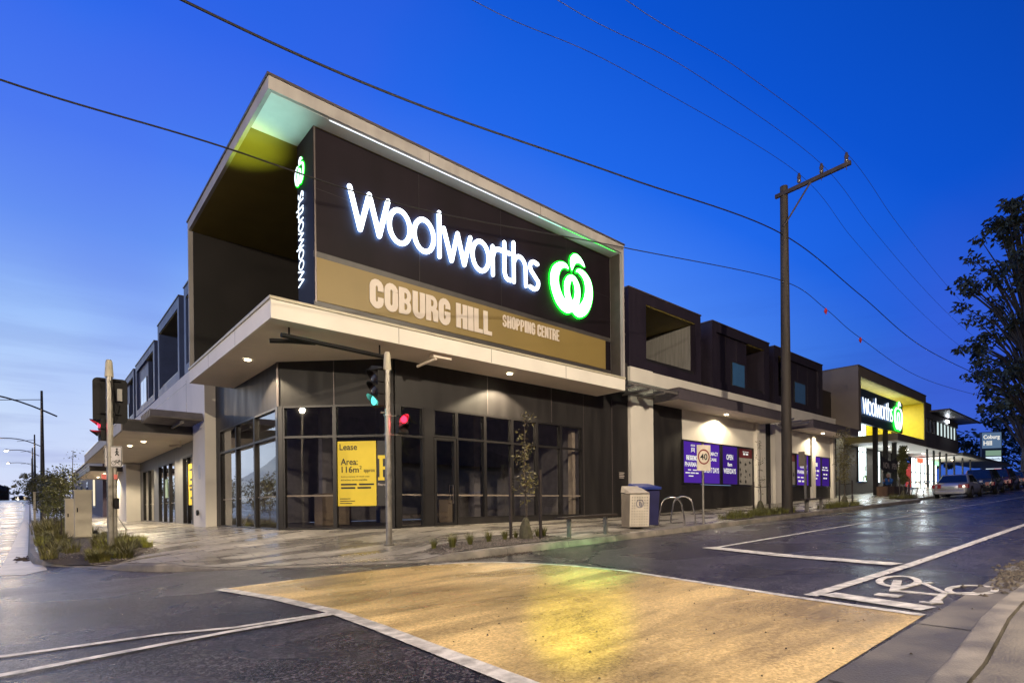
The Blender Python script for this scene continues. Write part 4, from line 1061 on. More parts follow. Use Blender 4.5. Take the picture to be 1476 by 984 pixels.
rbox(LWG, FUP, 43.9, 49.5, 5.30, 8.16, 44.3, 46.4, 5.6, 7.8, wallm=blue_clad, panel=(46.4, 49.1), win=(46.8, 48.4, 5.7, 6.8))
m = MB(); FUP.box(m, 24.68, 25.65, -3.2, -.22, 5.26, 8.3); FUP.box(m, 30.55, 31.5, -3.2, -.6, 5.26, 7.9); FUP.box(m, 37.8, 38.55, -3.2, -.5, 5.26, 7.9); FUP.box(m, 43.1, 43.9, -3.2, -.5, 5.26, 7.9); m.build('link_wall', darkwall2, LWG)
# dark building further up the side street
FBD = thing('terrace_building', 'dark purple building with one tall lit window beyond the side street canopy', 'building', (4.4, 60, -.2))
m = MB(); m.box((4.2, 52.2, -.9), (14, 92, 4.6)); m.build('wall', mk('purple_render', (.06, .04, .08), .6), FBD)
m = MB(); m.box((4.17, 58.2, .3), (4.2, 60.4, 3.1)); w = m.build('window', framem, FBD)
m = MB(); m.box((4.15, 58.4, .45), (4.168, 60.2, 2.95)); m.build('pane', emit('lit_window_cream', (1, .85, .6), 1.1), w)
m = MB(); m.box((4.1, 52.1, 4.6), (14.1, 92.1, 4.75)); m.build('roof', capm, FBD)
for k in range(3):
    m = MB(); m.box((4.17, 66+8*k, .6), (4.2, 68+8*k, 2.8)); m.build('window', skyglass, FBD)
# ================================================================ supermarket entrance building
SUP = thing('supermarket_building', 'supermarket entrance with yellow lined portal frame and glowing sign at the end of the row', 'building', (37.9, 12, .5))
portm = mk('portal_cladding', (.16, .13, .10), .5, var=.08, scale=.8)
YB = 15.0
m = MB()
m.box((37.9, 11.6, 7.72), (53.25, YB+4, 8.3)); m.box((37.9, 11.6, 4.35), (38.35, YB+4, 7.72)); m.box((52.75, 11.6, 4.35), (53.25, YB+4, 7.72)); m.box((45.8, 11.6, 4.36), (52.75, YB, 4.83))
m.build('portal_frame', portm, SUP)
m = MB(); m.box((37.87, 11.57, 8.3), (53.3, YB+4, 8.36)); m.build('cap', capm, SUP)
m = MB(); m.box((38.35, YB, 4.83), (52.75, YB+.1, 7.72)); m.box((52.72, 11.64, 4.84), (52.748, YB, 7.715)); m.box((45.8, 11.7, 4.832), (52.72, YB, 4.85)); m.build('yellow_lining', yellow_int, SUP)
m = MB(); m.box((38.36, 11.65, 7.69), (52.71, YB, 7.718)); m.build('portal_soffit', mk('portal_soffit', (.6, .6, .45), .6), SUP)
m = MB(); m.box((45.82, 11.65, 4.33), (64.4, YB-.02, 4.358)); m.build('lower_soffit', soffitm, SUP)
m = MB()
m.box((38, YB, .2), (48.4, YB+.2, 4.83)); m.box((48.4, YB, .2), (62, YB+.2, 1.6))
for a, b_ in ((50.5, 52.5), (54.05, 57.0), (58.55, 61.3)): m.box((a, YB, 1.6), (b_, YB+.2, 4.34))
m.build('wall', mk('grey_store_wall', (.16, .15, .145), .6, var=.1), SUP)
litw = emit('shop_light_cool', (.78, .95, .95), 3.0)
litw2 = emit('shop_light_warm', (1.0, .97, .82), 2.8)
def litwin(x0, x1, z0, z1, mat=litw, y=YB, mull=1):
    w = MB(); t = .06
    w.box((x0, y-.05, z0), (x0+t, y+.05, z1)); w.box((x1-t, y-.05, z0), (x1, y+.05, z1)); w.box((x0, y-.05, z1-t), (x1, y+.05, z1)); w.box((x0, y-.05, z0), (x1, y+.05, z0+t))
    w.box((x0, y-.045, (z0+z1)/2), (x1, y+.045, (z0+z1)/2+.06))
    for k in range(mull): xx = x0+(x1-x0)*(k+1)/(mull+1); w.box((xx-.02, y-.044, z0), (xx+.02, y+.044, z1))
    o = w.build('window', framem, SUP)
    g = MB(); g.box((x0+t, y-.02, z0+t), (x1-t, y+.0, z1-t)); g.build('pane', mat, o)
    return o
w = litwin(48.5, 50.4, 1.62, 6.3, y=YB-.06)
m = MB(); 
for k, (x, z, c) in enumerate(((49.6, 1.7, 0), (49.9, 2.0, 0), (50.1, 1.75, 0), (49.95, 2.5, 0))): m.box((x-.13, YB-.13, z), (x+.13, YB-.125, z+.4))
m.build('shelf_goods', mk('green_goods', (.25, .4, .08), .5), w)
litwin(52.6, 54.0, 1.62, 4.3); litwin(57.1, 58.5, 1.62, 4.3)
w = litwin(42.2, 43.4, .9, 4.3)
# entrance glazing further along
for k in range(6): litwin(63.2+1.6*k, 64.7+1.6*k, 1.35, 4.3, litw2 if k % 2 else litw, YB, 0)
m = MB(); m.box((61.4, YB-.06, 1.4), (63.0, YB-.01, 3.6)); m.build('red_display', mk('red_display', (.55, .03, .03), .5, emis=(.6, .03, .03), es=.25), SUP)
m = MB()
for k in range(6): m.box((61.6+.2*k, YB-.08, 1.5+.3*(k % 3)), (61.75+.2*k, YB-.07, 1.65+.35*(k % 3)))
m.build('display_shapes', lettercream, SUP)
# sign board and posts
m = MB(); m.box((39.45, 11.95, 5.02), (48.35, 12.12, 7.2)); sg = m.build('sign_board', mk('store_sign_board', (.012, .03, .045), .4), SUP)
def SPT(p):
    if len(p) and not isinstance(p[0], tuple): p = [p]
    return [(39.62+(q[0]-5.6)*1.015, 5.62+(q[1]-6.44)*1.02, *(q[2:])) for q in p]
m = MB(); script(m, lambda x, z, d: (x, 11.95-d, z), .085, SPT); m.build('sign_lettering', [storewhite, storehalo], sg)
apple(sg, lambda x, z, d: (x, 11.95-d, z), 47.05, 6.12, 1.05, 'logo', [storewhite, storegreen, signgreenh], .8)
for x in (43.3, 45.5, 47.5):
    m = MB(); m.box((x-.13, 12.15, .4), (x+.13, 12.4, 7.1)); m.build('post', framem, SUP)
for x in (55.55, 57.65, 59.7, 62.0, 65, 68.5, 72):
    m = MB(); m.box((x-.07, 12, .6), (x+.07, 12.12, 4.33)); m.build('post', framem, SUP)
# upper office floor
m = MB(); m.box((53.3, 11.75, 4.36), (65.0, 19, 5.6)); m.box((53.3, 11.75, 6.75), (65.0, 19, 7.25)); m.box((53.3, 12.6, 5.6), (65, 19, 6.75)); m.box((53.3, 11.9, 7.25), (56.3, 19, 8.05))
m.build('upper_wall', mk('upper_wall_dark', (.10, .09, .085), .5), SUP)
m = MB(); m.box((55.8, 10.6, 7.35), (67.5, 19, 7.5)); m.build('roof', capm, SUP)
def upw(x0, x1, mat):
    w = MB(); w.box((x0, 11.8, 5.62), (x0+.08, 11.95, 6.74)); w.box((x1-.08, 11.8, 5.62), (x1, 11.95, 6.74)); o = w.build('window', framem, SUP)
    g = MB(); g.box((x0+.08, 11.9, 5.62), (x1-.08, 11.93, 6.74)); g.build('pane', mat, o)
for k in range(9): upw(53.9+1.2*k, 55.05+1.2*k, skyglass if k < 3 else emit('office_light', (.75, .9, .9), 1.0 if k else 1))
# long flat canopy on slim posts running on to the sign
m = MB(); m.box((64.4, 11.3, 4.25), (92, YB, 4.5)); ca = m.build('canopy', mk('far_canopy', (.16, .17, .16), .5), SUP)
m = MB(); m.box((64.6, 11.5, 4.235), (76, YB-.2, 4.249)); m.build('soffit', soffitm, ca)
for x, y, z, p in ((50.2, 13.4, 4.33, 120), (55, 13.3, 4.33, 160), (60, 13.3, 4.33, 200), (66, 13.3, 4.23, 220), (71, 13.3, 4.23, 200)):
    downlight(ca, x, y, z, p, (.95, .95, .85), 165, r=.13)
m = MB(); m.box((60.4, 11.66, 6.95), (61.2, 11.75, 7.1)); o = m.build('floodlight', emit('flood_lens', (.85, .93, 1), 30), SUP); lamp('lamp', 'SPOT', (60.8, 11.4, 6.95), 60, (.85, .93, 1), o, .1, (math.radians(35), 0, 0), math.radians(120))
# strip light over the store sign
m = MB(); m.box((39.6, 12.25, 7.3), (48.2, 12.3, 7.34)); o = m.build('strip_light', emit('strip', (1, .95, .5), 9), SUP)
lamp('lamp', 'AREA', (46.5, 13.4, 7.6), 400, (1, .95, .7), o, 1.6, (0, 0, 0))
lamp('lamp', 'AREA', (50.5, 13.4, 7.6), 140, (1, .95, .7), o, 1.2, (0, 0, 0))
# light spilling from the shop windows
for x, p in ((49.5, 60), (53.5, 50), (58, 60), (66, 120)):
    lamp('lamp', 'AREA', (x, YB-.3, 2.9), p, (.8, .92, 1), o, 1.8, (math.radians(-90), 0, 0))

for k, (x, c) in enumerate(((63.6, (1, .1, .05)), (66.2, (.9, .95, 1)), (69.6, (.3, .9, .4)))):
    m = MB(); m.box((x, 14.5, 3.75), (x+1.7, 14.6, 4.15)); m.build('lit_sign', emit('shop_sign_%d' % k, c, 2.2), SUP)
# banner between the posts
bn = thing('hanging_banner', 'black cloth banner lettered NOW OPEN slung between the entrance posts', 'banner', (45.5, 12.0, 2.6))
m = MB(); N_ = 14; T_ = []; 
for i in range(N_+1):
    s = i/N_; x = 43.5+3.9*s; sag = .5*math.sin(math.pi*s); T_.append((x, 12.02+.04*math.sin(9*s), 3.35-sag*.9, 2.25-sag*.35+.05*math.sin(20*s)))
m.v = [(x, y, zt) for x, y, zt, zb in T_]+[(x, y, zb) for x, y, zt, zb in T_]+[(x, y+.01, zt) for x, y, zt, zb in T_]+[(x, y+.01, zb) for x, y, zt, zb in T_]
n = N_+1
m.f = [[i, i+1, n+i+1, n+i] for i in range(N_)]+[[2*n+i, 3*n+i, 3*n+i+1, 2*n+i+1] for i in range(N_)]; m.m = [0]*len(m.f)
cl = m.build('cloth', mk('banner_black', (.02, .02, .025), .7), bn)
m = MB(); text(m, 'NOW OPEN', lambda x, z, d: (x, 11.99-d, z+.12*math.cos((x-45.4)*1.0)-.12+abs(x-45.4)*.1), 43.95, 2.30, 3.0, .42, .0, 0, .02); m.build('lettering', lettercream, bn)
# planters
for lx, (x0, x1, y0, y1, mt, lb) in enumerate(((41.8, 43.3, 11.2, 11.8, mk('planter_timber', (.16, .09, .055), .6, var=.3, stretch=(6, 6, .3)), 'brown timber planter box at the foot of the entrance posts'),
                                     (43.4, 47.2, 11.3, 12.0, mk('planter_brick', (.07, .05, .045), .7, var=.35, scale=9), 'long low dark planter behind the timber one'))):
    z = zf((x0+x1)/2, y0); t = thing('planter', lb, 'planter', ((x0+x1)/2, (y0+y1)/2, z))
    m = MB(); h = .55 if lx else .6
    m.box((x0, y0, z-.05), (x1, y0+.06, z+h)); m.box((x0, y1-.06, z-.05), (x1, y1, z+h)); m.box((x0, y0+.06, z-.05), (x0+.06, y1-.06, z+h)); m.box((x1-.06, y0+.06, z-.05), (x1, y1-.06, z+h)); m.build('box', mt, t)
    m = MB(); m.box((x0+.06, y0+.06, z+h-.1), (x1-.06, y1-.06, z+h-.04)); m.build('soil', soil, t)

# ---------------------------------------------------------------- poles, lights, signals
def grd(x, y): return zf(x, y)
# big traffic signal
def visor(m, c, n, r, l, mi=0):
    c = Vector(c); n = Vector(n).normalized(); s = n.cross(Vector((0, 0, 1))).normalized(); up = Vector((0, 0, 1))
    V = []; N_ = 16; a0 = -50
    for k in range(N_+1):
        a = math.radians(-10+200*k/N_); d = s*math.cos(a)+up*math.sin(a)
        ll = l*(.15+.85*max(0, math.sin(a)+.1)/1.1)
        for rr_ in (r, r+.012): V += [c+d*rr_, c+d*rr_+n*ll]
    f = []
    for k in range(N_):
        i = k*4; j = i+4
        f += [(i, i+1, j+1, j), (i+2, j+2, j+3, i+3), (i+1, i+3, j+3, j+1)]
    m.add(V, f, mi)
P1 = foot(561, 785); P2 = foot(160, 797)
def post(t, P, h, r=.065):
    m = MB(); m.cyl((P.x, P.y), r, P.z, P.z+h, 18); pl = m.build('pole', steel, t, smooth=True)
    m = MB(); m.cyl((P.x, P.y), r*1.7, P.z, P.z+.03, 18); m.build('base_flange', steel, pl, smooth=True)
    m = MB(); m.tube([(P.x, P.y, P.z+h-.02), (P.x, P.y, P.z+h+.30), (P.x, P.y, P.z+h+.36)], [.085, .066, .05], 18); m.build('finial', capsteel, t, smooth=True)
    m = MB()
    for z in (.55, .9, 1.25, 2.0, 2.6, 3.0): 
        if z < h-.1: m.cyl((P.x, P.y), r+.008, P.z+h-z*.9, P.z+h-z*.9+.025, 18)
    m.build('clamp_band', steel, t, smooth=True)
def zat(P, py, px): v = ray(px, py); return v[2]*depth(P.x, P.y)/F
h1 = zat(P1, 532, 558)-P1.z
TL = thing('traffic_signal', 'traffic signal post with green lamp on, standing before the yellow lease poster', 'traffic signal', P1)
post(TL, P1, h1)
def head3(t, c, n, on, cols, r=.105, pitch=.29, w=.3, board=True):
    n = Vector(n).normalized(); s = n.cross(Vector((0, 0, 1))).normalized()
    m = MB(); c = Vector(c); k_ = len(cols)
    H = pitch*k_
    def bx(a0, a1, b0, b1, z0, z1):
        q = lambda a, b, z: tuple(c+s*a+n*b+Vector((0, 0, z)))
        m.hexa([q(a0, b0, z0), q(a1, b0, z0), q(a1, b1, z0), q(a0, b1, z0), q(a0, b0, z1), q(a1, b0, z1), q(a1, b1, z1), q(a0, b1, z1)])
    for i in range(k_): bx(-w/2, w/2, -.11, .06, -H/2+i*pitch+.004, -H/2+(i+1)*pitch-.004)
    hd = m.build('signal_head', blackm, t, bevel=.012)
    for i in range(k_):
        cc = c+Vector((0, 0, H/2-pitch*(i+.5)))+n*.062
        lm, lit = cols[i]
        m = MB(); m.tube([cc-n*.01, cc+n*.008, cc+n*.02], [r, r, r*.55], 24); ln = m.build('signal_lamp', lm, hd, smooth=True)
        m = MB(); visor(m, cc, n, r+.01, .17); m.build('visor', blackm, hd, smooth=True)
        if lit: lamp('lamp', 'POINT', cc+n*.12, lit[0], lit[1], ln, .08)
    return hd
offl = mk('signal_lens_off', (.03, .02, .02), .2); gl = emit('signal_green_on', (.14, .9, .75), 1.6); rl = emit('signal_red_on', (1.0, .012, .03), 9)
hd = head3(TL, (P1.x-.20, P1.y+.10, P1.z+h1-.42), (-1, -.12, 0), 2, [(offl, None), (offl, None), (gl, (14, (.2, 1, .75)))], pitch=.25, w=.26)
m = MB(); m.add([(P1.x-.20+dx, P1.y+.10+dy, P1.z+h1-.05+dz) for dx, dy, dz in ((-.18, -.12, -.02), (.1, -.12, .06), (.1, .16, .06), (-.18, .16, -.02), (-.12, 0, .1), (.1, 0, .12))], [(0, 1, 5, 4), (3, 4, 5, 2), (0, 4, 3)]); m.build('hood_flap', blackm, TL)
for z in (h1-.12, h1-.92): m = MB(); m.tube([(P1.x, P1.y, P1.z+z), (P1.x-.14, P1.y+.06, P1.z+z)], .02, 8); m.build('bracket', steel, TL)
for z in (h1-.98, h1-1.38): m = MB(); m.tube([(P1.x, P1.y, P1.z+z), (P1.x+.28, P1.y-.12, P1.z+z)], .012, 8); m.cyl((P1.x, P1.y), .085, P1.z+z-.02, P1.z+z+.02, 16); m.build('bracket', steel, TL)
pc = Vector((P1.x+.26, P1.y-.16, P1.z+h1-1.16))
head3(TL, pc, (-.12, -1, 0), 0, [(rl, (18, (1, .05, .08))), (offl, None)], r=.075, pitch=.2, w=.22)

TL2 = thing('traffic_signal', 'traffic signal post seen from behind beside the planting with a black target board', 'traffic signal', P2)
h2 = zat(P2, 542, 158)-P2.z; post(TL2, P2, h2)
m = MB(); n = Vector((.12, 1, 0)).normalized(); s = Vector((1, -.12, 0)).normalized()
c = Vector((P2.x+.03, P2.y+.14, P2.z+h2-.52))
pts = []
for (ax, az, a0) in ((.22, .40, 0), (-.22, .40, 90), (-.22, -.40, 180), (.22, -.40, 270)):
    pts += [(ax+.1*math.cos(math.radians(a0+15*k)), az+.1*math.sin(math.radians(a0+15*k))) for k in range(7)]
polyplate(m, pts, lambda x, z, d: tuple(c+s*x+n*d+Vector((0, 0, z))), 0, .012); tb = m.build('target_board', blackm, TL2)
head3(TL2, c+n*.15, n, 0, [(offl, None), (gl, None), (offl, None)], pitch=.27, w=.26)
m = MB(); m.box((c.x+.12, c.y-.1, c.z+.0), (c.x+.21, c.y-.02, c.z+.27)); m.build('junction_box', mk('grey_box', (.4, .38, .36), .5), TL2)
m = MB()
for z in (h2-.08, h2-.82): m.tube([(P2.x, P2.y, P2.z+z), (c.x, c.y, P2.z+z)], .02, 8); m.tube([(c.x-.2, c.y-.03, P2.z+z), (c.x+.2, c.y-.05, P2.z+z)], .012, 8)
m.tube([(P2.x+.02, P2.y-.06, P2.z+h2-.1), (P2.x+.07, P2.y-.05, P2.z+h2-.5), (P2.x+.16, P2.y-.0, P2.z+h2-.6), (P2.x+.07, P2.y-.05, P2.z+h2-.9)], .012, 8)
m.build('bracket', blackm, TL2)
# second pedestrian head facing along the crossing to the left
head3(TL2, (P2.x-.12, P2.y+.12, P2.z+h2-1.18), (-1, -.15, 0), 0, [(rl, (10, (1, .05, .08))), (offl, None)], r=.075, pitch=.24, w=.22)
# shared crossing sign on the post
m = MB(); sc_ = Vector((P2.x+.05, P2.y-.085, P2.z+h2-1.78)); sn = Vector((.48, .0, 0))
sgn = Vector((-.0, -1, 0)); su = Vector((.86, -.5, 0)).normalized(); sn = Vector((-.5, -.86, 0)).normalized()
sp2 = lambda x, z, d: tuple(sc_+su*x+sn*d+Vector((0, 0, z)))
pts = []
for (ax, az, a0) in ((.145, .20, 0), (-.145, .20, 90), (-.145, -.20, 180), (.145, -.20, 270)):
    pts += [(ax+.03*math.cos(math.radians(a0+22.5*k)), az+.03*math.sin(math.radians(a0+22.5*k))) for k in range(5)]
polyplate(m, pts, sp2, -.01, 0); pl = m.build('crossing_sign', mk('sign_white', (.62, .58, .58), .4), TL2)
m = MB(); ribbon(m, [(x*.93, z*.95) for x, z in pts], .012, sp2, .0005, .003, closed=True)
X = .075
ribbon(m, circ(X, .165, .012, .014, 10), .018, sp2, .0005, .004, closed=True)
ribbon(m, [(X-.005, .14), (X, .08), (X+.035, .02)], .028, sp2, .0005, .0035, caps=False); ribbon(m, [(X, .08), (X-.03, .02)], .022, sp2, .0005, .0045, caps=False); ribbon(m, [(X-.035, .09), (X, .13), (X+.035, .09)], .014, sp2, .0005, .005, caps=False)
for q in (-.045, .085): ribbon(m, circ(X-.02+q, -.14, .042, .042, 16), .010, sp2, .0005, .0035, closed=True)
ribbon(m, [(X-.065, -.14), (X-.02, -.08), (X+.05, -.085), (X+.065, -.14)], .010, sp2, .0005, .004, caps=False); ribbon(m, [(X-.02, -.08), (X+.0, -.14), (X+.05, -.085)], .010, sp2, .0005, .0045, caps=False); ribbon(m, [(X+.045, -.065), (X+.055, -.1)], .010, sp2, .0005, .005, caps=False)
m.build('symbols', inkm, pl)
m = MB(); m.box((P2.x+.06, P2.y-.10, P2.z+.98), (P2.x+.15, P2.y+.0, P2.z+1.22)); m.build('push_button', blackm, TL2, bevel=.015)

# second slim post behind it
q = foot(166, 787)
t = thing('sign_post', 'slim pale post standing just behind the rear facing signal post', 'post', q)
m = MB(); m.cyl((q.x, q.y), .05, q.z, q.z+1.9, 14); m.build('pole', steel, t, smooth=True)
m = MB(); m.box((q.x-.26, q.y-.07, q.z+1.62), (q.x+.05, q.y-.055, q.z+1.74)); m.build('red_plate', mk('red_plate', (.6, .15, .13), .5), t)

# utility pole
PX, PY_ = 20.61, 8.62; pz = zf(PX, PY_)
UP = thing('utility_pole', 'tall timber utility pole at the kerb with a one sided crossarm', 'utility pole', (PX, PY_, pz))
m = MB(); top_z = 11.5
m.tube([(PX+.0*k, PY_, pz-.1+(top_z-pz)*k/8) for k in range(9)], [.185-.055*k/8 for k in range(9)], 18); m.build('pole', polewood, UP, smooth=True)
m = MB(); m.hexa([(PX-.12-.05, PY_+.25, 11.02), (PX-.12+.05, PY_+.25, 11.02), (PX-.12+.05, 6.42, 11.12), (PX-.17, 6.42, 11.12), (PX-.17, PY_+.25, 11.15), (PX-.07, PY_+.25, 11.15), (PX-.07, 6.42, 11.25), (PX-.17, 6.42, 11.25)]); m.build('crossarm', darktimber, UP)
m = MB(); m.tube([(PX-.16, PY_-.05, 9.9), (PX-.16, 7.65, 11.08)], .03, 8); m.build('brace', darktimber, UP)
for y in (8.05, 7.32, 6.55):
    m = MB(); zz = 11.25; m.tube([(PX-.12, y, zz-.25), (PX-.12, y, zz)], .012, 8); m.tube([(PX-.12, y, zz), (PX-.12, y, zz+.06), (PX-.12, y, zz+.1), (PX-.12, y, zz+.18), (PX-.12, y, zz+.26), (PX-.12, y, zz+.32)], [.05, .07, .05, .07, .05, .035], 12); m.build('insulator', mk('insulator', (.05, .04, .045), .3), UP, smooth=True)
m = MB()
for z in (9.62, 7.92): m.tube([(PX-.2, PY_-.02, z), (PX+.28, PY_-.02, z)], .02, 8); m.tube([(PX+.26, PY_-.02, z-.06), (PX+.26, PY_-.02, z+.12)], .02, 8)
m.build('wire_hook', steel, UP)
# overhead cables: two spans each, sagging between poles
wirem = mk('cable_black', (.012, .011, .012), .6)
def cable(pts, r, label, n=26):
    """piecewise parabola through 3D control points"""
    m = MB(); P = catmull([tuple(p) for p in pts], n)
    m.tube(P, r, 6); o = m.build('power_cable', wirem); tag(o, label, 'cable', 'overhead cables'); return o
def sag(a, b, s, n=10): return [tuple(a[k]*(1-t)+b[k]*t-(s*4*t*(1-t) if k == 2 else 0) for k in range(3)) for t in [i/n for i in range(n+1)]]
ins = [(PX-.12, y, 11.56) for y in (8.05, 7.32, 6.55)]
pxs = [((680, 0), (900, 101)), ((803, 0), (1000, 105)), ((902, 0), (1070, 103))]
words = ['leftmost of the three thin wires above the crossarm', 'middle one of the three thin wires on the crossarm insulators', 'rightmost thin wire from the end of the crossarm']
for i, (y0, yA, yB) in enumerate(((8.05, 7.9, 8.3), (7.32, 7.1, 7.5), (6.55, 6.3, 6.8))):
    pa = onY(*pxs[i][0], yA); pb = onY(*pxs[i][1], (yA+y0)/2)
    ext = (pa.x-(pb.x-pa.x)*1.3, yA-.2, pa.z-(pb.z-pa.z)*.7)
    far = (62, yB, [9.6, 10.2, 10.8][i]+1.6)
    P = [ext, tuple(pa), tuple(pb), ins[i]]+sag(ins[i], far, 1.2, 8)[1:]
    cable(P, .0065, words[i], 8)
w1a = [onY(*p, 8.45) for p in [(262, 0), (600, 150), (900, 255)]]
cable([(w1a[0].x-3, 8.4, w1a[0].z+.05)]+w1a+[(PX-.2, 8.6, 9.62)]+[onY(*p, 8.7) for p in [(1240, 425), (1330, 500), (1420, 545)]]+[(72, 8.7, 10.6)], .019, 'thickest black cable crossing the sky to the middle of the pole', 12)
w2a = [onY(*p, 8.45) for p in [(0, 115), (300, 205), (600, 300), (900, 357)]]
flc = cable([(w2a[0].x-2.5, 8.4, w2a[0].z-.02)]+w2a+[(PX-.2, 8.6, 7.95)]+[onY(*p, 8.7) for p in [(1190, 445), (1240, 487), (1330, 545), (1425, 573)]]+[(75, 8.7, 9.9)], .0115, 'lower black cable passing in front of the roof frame with red markers', 12)
redm = mk('marker_red', (.5, .03, .04), .5)
for p in ((1190, 445), (1240, 487)):
    v = onY(*p, 8.7); m = MB(); m.tube([(v.x, v.y, v.z+.03), (v.x, v.y, v.z-.1), (v.x+.05, v.y, v.z-.22)], [.03, .07, .01], 6); mo = m.build('line_marker', redm, flc)

# speed sign
q = Vector((14.69, 8.5, zf(14.69, 8.5)))
t = thing('speed_sign', 'square speed limit 40 sign on a thin post in front of the pharmacy window', 'speed sign', q)
m = MB(); m.cyl((q.x, q.y), .03, q.z, q.z+2.3, 12); m.build('pole', steel, t, smooth=True)
su = Vector((.93, -.37, 0)).normalized(); sn = Vector((-.37, -.93, 0)).normalized()
sc_ = Vector((q.x, q.y, q.z+1.88))+sn*.045
pz_ = lambda x, z, d: tuple(sc_+su*x+sn*d+Vector((0, 0, z)))
m = MB(); polyplate(m, [(-.235, -.37), (.235, -.37), (.235, .37), (-.235, .37)], pz_, -.01, 0); pl = m.build('sign_plate', mk('sign_cream', (.66, .58, .48), .4), t)
m = MB(); ribbon(m, circ(0, .03, .185, .20, 36), .04, pz_, .0005, .003, closed=True); m.build('red_ring', mk('ring_maroon', (.20, .03, .03), .5), pl)
m = MB(); text(m, '40', pz_, -.125, -.06, .25, .18, .003, 0, .02); m.build('numerals', inkm, pl)
# sign seen edge-on further up
q = Vector((22.19, 8.6, zf(22.19, 8.6))); t = thing('sign_post', 'grey post with a sign plate seen edge on beyond the timber pole', 'post', q)
m = MB(); m.box((q.x-.035, q.y-.035, q.z), (q.x+.035, q.y+.035, q.z+2.15)); m.build('pole', steel, t)
m = MB(); m.box((q.x-.11, q.y-.02, q.z+1.7), (q.x-.09, q.y+.2, q.z+2.25)); m.build('sign_plate', mk('sign_back', (.16, .13, .11), .6), t)

# street lights of the side street
def street_lamp(px, pytop, Y, r, label, arm=None, lit=True):
    a = onX(px, pytop, 1.0)
    # X from the pixel column at this distance
    v = ray(px, pytop); X = v[0]/v[1]*Y; ztop = v[2]/v[1]*Y
    zb = zf(max(X, .1), Y)
    t = thing('street_light', label, 'street light', (X, Y, zb), 'street lights of the side street')
    m = MB(); m.tube([(X, Y, zb), (X, Y, ztop)], [r*1.3, r*.55], 12); m.build('pole', mk('lamp_pole', (.035, .035, .045), .4, .5), t, smooth=True)
    (ax, az), (bx, bz) = arm
    m = MB(); P = [(X+ax*(1-s)+bx*s, Y, ztop+az*(1-s)+bz*s+.38*math.sin(math.pi*s)) for s in [k/8 for k in range(9)]]
    m.tube(P, r*.42, 8)
    if abs(ax) > 1: m.tube([(X, Y, ztop+ (az+bz)/2+.45), (X+ax*.5, Y, ztop+az*.55+bz*.45+.12)], r*.2, 6)
    m.build('arm', MATS['lamp_pole'], t, smooth=True)
    e = P[0]
    m = MB(); m.tube([(e[0]-.5, Y, e[2]+.0), (e[0]-.25, Y, e[2]+.05), (e[0]+.15, Y, e[2]+.03)], [.05, .14, .06], 10); hd = m.build('lamp_head', MATS['lamp_pole'], t, smooth=True)
    if lit:
        m = MB(); m.tube([(e[0]-.25, Y, e[2]-.03), (e[0]-.25, Y, e[2]-.12), (e[0]-.25, Y, e[2]-.2)], [.2, .2, .1], 14); m.build('lamp_lens', emit('street_lamp_lens', (1, .80, .52), 60), hd)
        lamp('lamp', 'POINT', (e[0]-.25, Y, e[2]-.3), 900, (1, .72, .40), hd, .1)
    return t
street_lamp(60, 563, 49, .12, 'nearest and tallest street light at the left with a long curved arm', arm=((-4.4, -.45), (.8, -1.65)), lit=True)
street_lamp(49.7, 626, 86, .12, 'second street light at the left behind the tallest pole', arm=((-3.1, -.65), (.85, -1.5)))
street_lamp(46.6, 645, 112, .12, 'third street light at the left, lamp just above the trees', arm=((-2.7, -.55), (.8, -1.2)))
street_lamp(45.6, 660, 145, .12, 'farthest and lowest street light at the left', arm=((-3.2, -1.1), (.9, -1.7)))
# street lamps on the camera's side of the crossing (one is mirrored in the shop glass)
def big_lamp(x, y, zl, power, dirx, label, col=(1, .84, .62)):
    zb = zg(x, y)+.1; t = thing('street_light', label, 'street light', (x, y, zb), 'street lights around the crossing')
    m = MB(); m.tube([(x, y, zb), (x, y, zl+.4)], [.1, .06], 12); m.tube([(x, y, zl+.1), (x+dirx[0]*.6, y+dirx[1]*.6, zl+.4), (x+dirx[0]*1.6, y+dirx[1]*1.6, zl+.45)], .035, 8); m.build('pole', steel, t, smooth=True)
    e = (x+dirx[0]*1.7, y+dirx[1]*1.7, zl+.42); m = MB(); m.box((e[0]-.3, e[1]-.15, e[2]), (e[0]+.3, e[1]+.15, e[2]+.12)); hd = m.build('lamp_head', steel, t, bevel=.03)
    m = MB(); m.box((e[0]-.22, e[1]-.1, e[2]-.03), (e[0]+.22, e[1]+.1, e[2]-.003)); m.build('lamp_lens', emit('street_lamp_lens', (1, .80, .52), 60), hd)
    lamp('lamp', 'POINT', (e[0], e[1], e[2]-.25), power, col, hd, .15)
big_lamp(-19.5, 5.4, 6.6, 6400, (.8, .3), 'street light on the far left pavement with its head over the road')
big_lamp(11.5, -4.2, 8.6, 7400, (-.2, .95), 'street light on the near pavement with its head over the bicycle lane')
big_lamp(-6.5, -6.0, 8.6, 8800, (.5, .8), 'street light behind the viewpoint with its head over the crossing')

